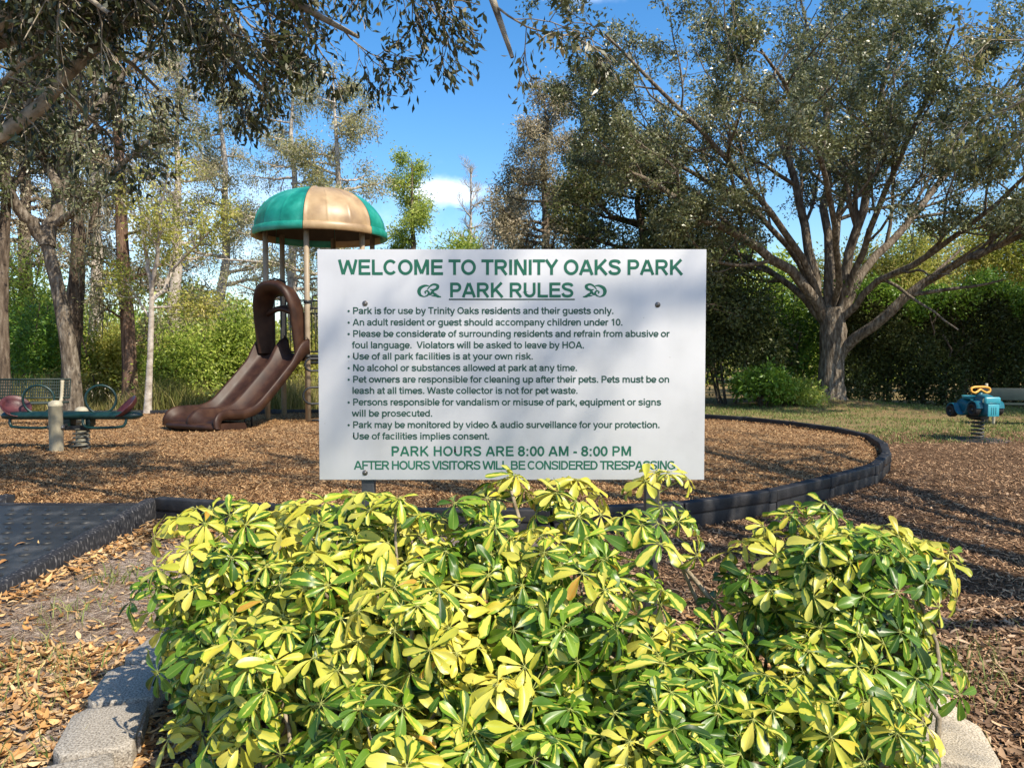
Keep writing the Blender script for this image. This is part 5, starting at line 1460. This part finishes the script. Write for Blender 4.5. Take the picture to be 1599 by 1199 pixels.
def reeds():
    rg = np.random.default_rng(12)
    n = 16000
    x = rg.uniform(-16, 1.5, n); y = rg.uniform(17.6, 19.6, n)
    h = rg.uniform(.25, 1.05, n) * (.75 + .35 * np.sin(x * 2.1))
    lean = rg.normal(size=(n, 2)) * .35 * h[:, None]
    a = rg.uniform(0, math.pi, n); wd = rg.uniform(.006, .014, n)
    b = np.stack([x, y, 0 * x], 1); s = np.stack([np.cos(a), np.sin(a), 0 * a], 1) * wd[:, None]
    mid = b + np.concatenate([lean * .35, (h * .6)[:, None]], 1); tip = b + np.concatenate([lean, h[:, None]], 1)
    V = np.stack([b - s, b + s, mid + s * .8, mid - s * .8, tip], 1)
    i = np.arange(n)[:, None] * 5
    m = MB(); m.add(V.reshape(-1, 3), i + np.array([[0, 1, 2, 3]])); 
    m.f.append(i + np.array([[3, 2, 4]])); m.uv.append(None); m.at.append(None)
    tag(m.build('tall_grass', M['reed']), kind='stuff')
    # short grass in the strip under the oak and thin tufts in the litter
    n = 60000
    x = rg.uniform(2.5, 19, n); y = 12.6 + 9 * rg.random(n) ** .9
    ok = ~inside(np.array(BED), x, y) & (wave(x, y, .8) + .6 * wave(x, y * 1.8, 2.3) + .4 * rg.normal(size=n) > -.1)
    x, y = x[ok], y[ok]
    xt, yt = [], []
    for cx, cy, k, sp in ((-2.62, 5.0, 70, .10), (-2.1, 4.6, 60, .08), (-2.75, 3.0, 80, .12), (-2.0, 2.6, 60, .12), (-2.05, 3.55, 70, .14), (-2.3, 3.3, 60, .16), (-1.9, 3.2, 50, .12), (-2.5, 4.3, 60, .12), (-2.2, 2.95, 40, .12), (2.1, 3.55, 90, .16), (2.25, 3.2, 60, .2), (2.0, 4.2, 60, .15), (2.5, 3.7, 50, .2), (-2.45, 3.75, 40, .12), (2.35, 2.7, 40, .2), (-1.75, 2.7, 30, .1)):
        xt.append(cx + rg.normal(size=k) * sp); yt.append(cy + rg.normal(size=k) * sp)
    nt2 = sum(map(len, xt))
    x = np.concatenate([x] + xt); y = np.concatenate([y] + yt)
    n = len(x)
    h = rg.uniform(.02, .065, n); h[-nt2:] = rg.uniform(.03, .13, nt2)
    wd = rg.uniform(.005, .010, n); wd[-nt2:] = rg.uniform(.002, .0045, nt2)
    lean = rg.normal(size=(n, 2)) * .6 * h[:, None]
    a = rg.uniform(0, math.pi, n)
    gz = .018 * wave(x, y, 1.4) * np.exp(-((x / 16) ** 2 + ((y - 10) / 16) ** 2)) + .22 * np.exp(-(((x - 8.9) / 1.7) ** 2 + ((y - 21.3) / 1.4) ** 2))
    b = np.stack([x, y, gz], 1); s = np.stack([np.cos(a), np.sin(a), 0 * a], 1) * wd[:, None]
    tip = b + np.concatenate([lean, h[:, None]], 1); mid = b + np.concatenate([lean * .3, (h * .6)[:, None]], 1)
    V = np.stack([b - s, b + s, mid + s * .8, mid - s * .8, tip], 1)
    i = np.arange(n)[:, None] * 5
    m = MB(); m.add(V.reshape(-1, 3), i + np.array([[0, 1, 2, 3]])); m.f.append(i + np.array([[3, 2, 4]])); m.uv.append(None); m.at.append(None)
    tag(m.build('grass', M['grass']), kind='stuff')
reeds()

# ---------------- wood chips and fallen leaves
def flakes(pos, L, W, tilt, rg, curl=0.0, pointed=False):
    n = len(pos)
    a = rg.uniform(0, 2 * math.pi, n)
    d = np.stack([np.cos(a), np.sin(a), rg.normal(size=n) * tilt], 1); d = nrm(d)
    s = np.stack([-np.sin(a), np.cos(a), rg.normal(size=n) * tilt], 1); s = nrm(s)
    up = np.cross(d, s)
    m = MB()
    if not pointed:
        L2, W2 = (d * L[:, None] / 2), (s * W[:, None] / 2)
        V = np.stack([pos - L2 - W2, pos + L2 - W2 * .6, pos + L2 * .9 + W2, pos - L2 * 1.05 + W2 * .7], 1)
        m.add(V.reshape(-1, 3), np.arange(n * 4).reshape(-1, 4))
    else:
        t = np.array([-.5, -.28, .02, .3, .5]); wd = np.array([.06, .68, 1.0, .62, .03])
        c1 = curl * rg.normal(size=n); c2 = curl * rg.normal(size=n)
        V = np.zeros((n, 5, 3, 3))
        for i in range(5):
            for j, u in enumerate((-1, 0, 1)):
                V[:, i, j] = pos + d * (L * t[i])[:, None] + s * (W * wd[i] * u / 2)[:, None] + up * ((c1 * L * (t[i] ** 2) * 2) + c2 * W * u * u * .6)[:, None]
        idx = np.arange(n * 15).reshape(n, 5, 3)
        F = np.stack([idx[:, :-1, :-1], idx[:, :-1, 1:], idx[:, 1:, 1:], idx[:, 1:, :-1]], -1).reshape(-1, 4)
        m.add(V.reshape(-1, 3), F)
    return m

def litter():
    rg = np.random.default_rng(17)
    def gz(x, y): return .018 * wave(x, y, 1.4)
    # chips in the bed
    n = 260000
    Y = 6.1 + 11 * rg.random(n) ** 1.35
    X = Y * rg.uniform(-.80, .62, n)
    ok = inside(np.array(BED), X, Y)
    X, Y = X[ok], Y[ok]; k = len(X)
    z = MULCH_Z + .022 * wave(X, Y, 1.9) + .03 * (1 - np.clip(np.hypot((X + 3.8) / 9, (Y - 11.6) / 5.4), 0, 1)) + .004 + rg.random(k) * .012
    pos = np.stack([X, Y, z], 1)
    tag(flakes(pos, rg.uniform(.018, .065, k), rg.uniform(.005, .014, k), .42, rg).build('wood_chips', M['chips']), kind='stuff')
    # brown chips and shreds outside the bed, right
    n = 130000
    Y = 2.0 + 12.5 * rg.random(n) ** 1.15
    X = np.where(rg.random(n) < .8, .3 + Y * .75 * rg.random(n), -.5 * Y + Y * rg.random(n))
    ok = ~inside(np.array(BED), X, Y) & (X > .1 + .3 * wave(X, Y, 1.2))
    X, Y = X[ok], Y[ok]; k = len(X)
    pos = np.stack([X, Y, gz(X, Y) + .004 + rg.random(k) * .012], 1)
    tag(flakes(pos, rg.uniform(.015, .06, k), rg.uniform(.004, .013, k), .35, rg).build('bark_shreds', M['chips_dark']), kind='stuff')
    # twigs and needles on the bare dirt, left
    n = 45000
    X = rg.uniform(-4, -.6, n); Y = rg.uniform(2.2, 6.3, n)
    ok = (X > -3.05); X, Y = X[ok], Y[ok]; k = len(X)
    pos = np.stack([X, Y, gz(X, Y) + .003 + rg.random(k) * .006], 1)
    tag(flakes(pos, rg.uniform(.02, .09, k), rg.uniform(.002, .005, k), .12, rg).build('pine_straw', M['straw']), kind='stuff')
    # orange-brown leaves: thick at left front, drifted along the ramp rail and corner, and in the planting bed
    xs, ys, zs = [], [], []
    def put(x, y, z=None):
        xs.append(x); ys.append(y); zs.append(gz(x, y) + .006 + rg.random(len(x)) * .016 if z is None else z)
    n = 6500; x = rg.uniform(-3.2, -1.25, n); y = 2.1 + 1.75 * rg.random(n) ** 1.25
    ok = (wave(x, y, 2.2) + rg.normal(size=n) * .5 - (y - 2.6) * .55 > -.75); put(x[ok], y[ok])
    n = 620; put(rg.uniform(-3.0, -.8, n), rg.uniform(3.6, 6.0, n))
    n = 520; y = rg.uniform(4.0, 6.5, n); put(-3.07 + np.abs(rg.normal(size=n)) * .10, y, .01 + rg.random(n) * .05)
    n = 620; q = np.abs(rg.normal(size=(n, 2))) * np.array([.34, .3]); put(-3.03 + q[:, 0], 6.45 - q[:, 1], .015 + rg.random(n) * .10 * np.exp(-(q[:, 0] + q[:, 1]) * 2.5))
    n = 2200; a = rg.uniform(0, 2 * math.pi, n); r = np.sqrt(rg.random(n)); put(1.45 * r * np.cos(a), 3.3 + 1.75 * r * np.sin(a), .012 + rg.random(n) * .03)
    n = 22; put(rg.uniform(-4.4, -3.25, n), rg.uniform(3.9, 6.2, n), None)
    zs[-1] = .2 - .07 * (6.5 - np.maximum(ys[-1], 3.8)) + .016
    x, y, z = map(np.concatenate, (xs, ys, zs)); k = len(x)
    tag(flakes(np.stack([x, y, z], 1), rg.uniform(.035, .095, k), rg.uniform(.012, .032, k), .24, rg, .28, True).build('fallen_leaves', M['fallen']), kind='stuff')
    # duller leaves on the right
    n = 2600; x = 1.5 + 2.2 * rg.random(n); y = 1.9 + 2.6 * rg.random(n) ** 1.4
    n2 = 900; x = np.concatenate([x, 1.2 + 5.5 * rg.random(n2)]); y = np.concatenate([y, 3.5 + 6 * rg.random(n2)])
    ok = ~inside(np.array(BED), x, y); x, y = x[ok], y[ok]; k = len(x)
    tag(flakes(np.stack([x, y, gz(x, y) + .008 + rg.random(k) * .02], 1), rg.uniform(.035, .085, k), rg.uniform(.014, .032, k), .3, rg, .3, True).build('dry_leaves', M['fallen_dull']), kind='stuff')
litter()

# ================================================================== SCHEFFLERA SHRUBS
def leaflets(m, P, D, N, L, W, var, rg, droop):
    """obovate folded leaflets; uv 'leaf' runs across/along, 'var' carries the leaf's variegation"""
    n = len(P)
    nv, nu = 7, 5
    v = np.array([0, .15, .35, .55, .76, .92, 1.0]); u = np.linspace(-1, 1, nu)
    prof = np.array([.08, .32, .66, .90, 1.0, .76, .22])
    S = np.cross(D, N)
    V = np.zeros((n, nv, nu, 3)); U = np.zeros((n, nv, nu, 2)); A = np.zeros((n, nv, nu, 2))
    fold = rg.uniform(.05, .30, n); wavy = rg.normal(size=n) * .05; tw = rg.normal(size=n) * .25
    for i in range(nv):
        for j in range(nu):
            z = -droop * L * v[i] ** 1.7 + fold * W * abs(u[j]) * prof[i] + wavy * L * math.sin(v[i] * 6) * abs(u[j]) + tw * u[j] * W * v[i] * .5
            V[:, i, j] = P + D * (L * v[i])[:, None] + S * (W * .5 * u[j] * prof[i])[:, None] + N * z[:, None]
            U[:, i, j] = ((u[j] + 1) / 2, v[i])
            A[:, i, j] = var
    idx = np.arange(n * nv * nu).reshape(n, nv, nu)
    F = np.stack([idx[:, :-1, :-1], idx[:, :-1, 1:], idx[:, 1:, 1:], idx[:, 1:, :-1]], -1).reshape(-1, 4)
    m.add(V.reshape(-1, 3), F, uv=(U.reshape(-1, 2), A.reshape(-1, 2)))

def schefflera(label, shoots, bases, seed, yellow=.6, size=1.0):
    """shoots: (n,6) tip position and outward direction; every tip carries a rosette of compound leaves"""
    rg = np.random.default_rng(seed)
    shoots = np.array(shoots); n = len(shoots)
    tip, out = shoots[:, :3], nrm(shoots[:, 3:6])
    bases = np.array(bases)
    root = thing('variegated_shrub', (*bases.mean(0)[:2], 0), label, 'shrub', 'variegated shrubs round the sign')
    # woody stems
    sm = MB()
    P = []
    for k in range(n):
        b = bases[np.argmin(np.linalg.norm(bases[:, :2] - tip[k, :2], axis=1) + rg.random(len(bases)) * .4)] + np.append(rg.normal(size=2) * .05, 0)
        mid = b * .45 + tip[k] * .55 + rg.normal(size=3) * .06; mid[2] = max(.06, mid[2] * .85)
        P.append(resample(spline([b, mid, tip[k] - out[k] * .10, tip[k]], 5), 10))
    P = np.array(P)
    sm.tubes(P, np.linspace(1, .42, 10)[None] * rg.uniform(.008, .016, (n, 1)), 6)
    sm.build('stem', M['stem'], root, smooth=True)
    # compound leaves
    nc = 7
    ax = np.repeat(out, nc, 0); tp = np.repeat(tip, nc, 0)
    az = np.tile(np.arange(nc) * 2.399, n) + np.repeat(rg.uniform(0, 6, n), nc) + rg.normal(size=n * nc) * .2
    el = np.radians(np.tile(np.linspace(18, 82, nc), n) + rg.normal(size=n * nc) * 9)
    r1 = nrm(np.cross(ax, np.where(np.abs(ax[:, 2:3]) < .9, np.array([0, 0, 1.]), np.array([1., 0, 0])))); r2 = np.cross(ax, r1)
    d = nrm(ax * np.cos(el)[:, None] + (r1 * np.cos(az)[:, None] + r2 * np.sin(az)[:, None]) * np.sin(el)[:, None] + np.array([0, 0, .12]))
    young = np.tile(np.linspace(0, 1, nc), n)
    pl = size * (.06 + .15 * young) * rg.uniform(.75, 1.25, n * nc)
    st = tp - ax * (.055 * np.tile(np.linspace(0, 1, nc), n))[:, None]
    en = st + d * pl[:, None]
    en = en + np.array([0, 0, -.012]) * young[:, None]
    pm = MB()
    PP = np.stack([st, st * .5 + en * .5 + np.array([0, 0, .006]), en], 1)
    pm.tubes(PP, np.tile(np.array([.0021, .0017, .0014]), (n * nc, 1)), 4)
    # normals of the whorl: along the petiole, bending towards the light
    wn = nrm(d * .62 + np.array([.12, -.26, .42]) + rg.normal(size=d.shape) * .16)
    lc = 7 + rg.integers(0, 2, n * nc)
    cb = np.clip(np.repeat(rg.normal(size=n) * .22 + yellow, nc) + rg.normal(size=n * nc) * .17, 0, 1)
    Ps, Ds, Ns, Ls, Vs = [], [], [], [], []
    for q in range(8):
        use = q < lc
        a = 2 * math.pi * q / lc + rg.uniform(0, .3, n * nc)
        e1 = nrm(np.cross(wn, d + np.array([.3, .1, .2]))); e2 = np.cross(wn, e1)
        dd = e1 * np.cos(a)[:, None] + e2 * np.sin(a)[:, None]
        dr = np.radians(rg.uniform(-14, 22, n * nc) + 8 * young)
        D = nrm(dd * np.cos(dr)[:, None] - wn * np.sin(dr)[:, None])
        D = nrm(D + np.array([0, 0, -.08]) + rg.normal(size=D.shape) * .07)
        N = nrm(wn - D * (wn * D).sum(1, keepdims=True))
        base = en + D * .012
        Ps.append(base[use]); Ds.append(D[use]); Ns.append(N[use])
        lenf = (.05 + .052 * np.minimum(1, young * 1.8 + .15)) * rg.uniform(.75, 1.18, n * nc) * size * np.repeat(rg.uniform(.8, 1.25, n), nc)
        Ls.append(lenf[use])
        v = np.stack([np.clip(cb + rg.normal(size=n * nc) * .13, 0, 1), np.where(rg.random(n * nc) < .007, 1, np.clip(.47 + .27 * rg.normal(size=n * nc) + (.3 * (young < .2)), 0, .92))], 1)
        Vs.append(v[use])
        pm.tubes(np.stack([en[use], base[use]], 1), np.full((use.sum(), 2), .0011), 3)
    Pq, Dq, Nq, Lq, Vq = map(np.concatenate, (Ps, Ds, Ns, Ls, Vs))
    m = MB()
    leaflets(m, Pq, Dq, Nq, Lq, Lq * rg.uniform(.34, .45, len(Lq)), Vq, rg, rg.uniform(.05, .32, len(Lq)))
    m.build('foliage', M['schef'], root, smooth=True)
    pm.build('petiole', M['petiole'], root)
    return root

def dome_shoots(c, rad, n, seed, zmin=.12, amin=-180, amax=180, inner=.42, up=.40):
    rg = np.random.default_rng(seed)
    out = []
    c, rad = np.array(c), np.array(rad)
    ga = math.pi * (3 - math.sqrt(5))
    for k in range(n):
        z = 1 - (k + .5) / n * 1.25                                    # from the top down past the equator
        z = max(-.6, z)
        r = math.sqrt(max(0, 1 - z * z)); a = k * ga + rg.normal() * .15
        d = np.array([r * math.cos(a), r * math.sin(a), z])
        q = 1 - inner * rg.random() ** 1.3 + .11 * rg.normal()
        p = c + rad * d * q
        if p[2] < zmin: p[2] = zmin + .1 * rg.random()
        o = nrm(nrm(d / rad) + np.array([.05, -.12, up]) + rg.normal(size=3) * .28)
        out.append(np.concatenate([p, o]))
    return out

def shrubs():
    schefflera('tall butter yellow shrub filling the middle of the bed in front of the sign',
               dome_shoots((-.30, 2.52, .45), (.62, .50, .56), 54, 1) + dome_shoots((.10, 2.62, .49), (.40, .42, .54), 28, 2) + dome_shoots((-.12, 2.05, .24), (.54, .34, .34), 40, 3) + dome_shoots((-.54, 2.78, .5), (.2, .24, .46), 18, 13),
               [(-.4, 2.5, 0), (-.1, 2.6, 0), (.15, 2.55, 0), (-.3, 2.25, 0)], 201, .52, .76)
    schefflera('spreading shrub at the left of the bed, leaning over the grey blocks',
               dome_shoots((-.98, 2.98, .39), (.34, .42, .40), 32, 4, zmin=.26) + dome_shoots((-.70, 2.52, .42), (.28, .36, .30), 21, 5, zmin=.32) + [np.array([-1.08, 2.55, .20, -.6, -.5, .5]), np.array([-.92, 2.3, .16, -.3, -.7, .4]), np.array([-1.16, 2.75, .30, -.8, -.3, .5]), np.array([-.75, 2.15, .15, -.3, -.7, .5]), np.array([-1.25, 2.9, .42, -.8, -.2, .6])] + [np.array([x_, y_, z_, -.3, -.2, 1]) for x_, y_, z_ in ((-1.28, 3.0, .80), (-1.20, 2.85, .72), (-1.10, 3.05, .84), (-.98, 2.95, .83), (-.88, 3.05, .84), (-1.32, 2.85, .62), (-.80, 2.9, .86), (-1.05, 2.8, .74))],
               [(-1.0, 2.95, 0), (-.85, 2.7, 0), (-.7, 2.6, 0)], 202, .50, .76)
    schefflera('separate greener shrub at the right of the bed, bushy to the top',
               dome_shoots((1.12, 2.72, .47), (.28, .34, .45), 33, 7) + dome_shoots((.98, 2.36, .26), (.22, .32, .28), 26, 8) + [np.array([1.46, 2.85, .74, .7, -.2, .5]), np.array([1.40, 2.8, .80, .6, -.2, .7]), np.array([1.52, 2.75, .66, .8, -.2, .4]), np.array([1.42, 2.7, .38, .8, -.3, .5]), np.array([1.56, 2.8, .72, .8, -.1, .5]), np.array([1.48, 2.75, .30, .8, -.3, .5]), np.array([1.52, 2.72, .40, .7, -.3, .6]), np.array([1.46, 2.75, .48, .8, -.2, .4])],
               [(1.05, 2.75, 0), (1.15, 2.55, 0), (1.2, 2.5, 0)], 203, .43, .76)
    schefflera('low green shrub in the right middle of the bed with dark glossy leaves',
               dome_shoots((.50, 2.25, .27), (.36, .42, .42), 38, 9) + dome_shoots((.50, 1.98, .15), (.30, .26, .24), 24, 10),
               [(.5, 2.4, 0), (.62, 2.5, 0)], 204, .34, .76)
    schefflera('lone bent shoot reaching up in front of the right sign post',
               [np.array([.545, 2.84, 1.02, .05, -.1, 1]), np.array([.62, 2.82, .88, .6, -.3, .5])],
               [(.80, 2.75, .0)], 205, .45, .58)
shrubs()
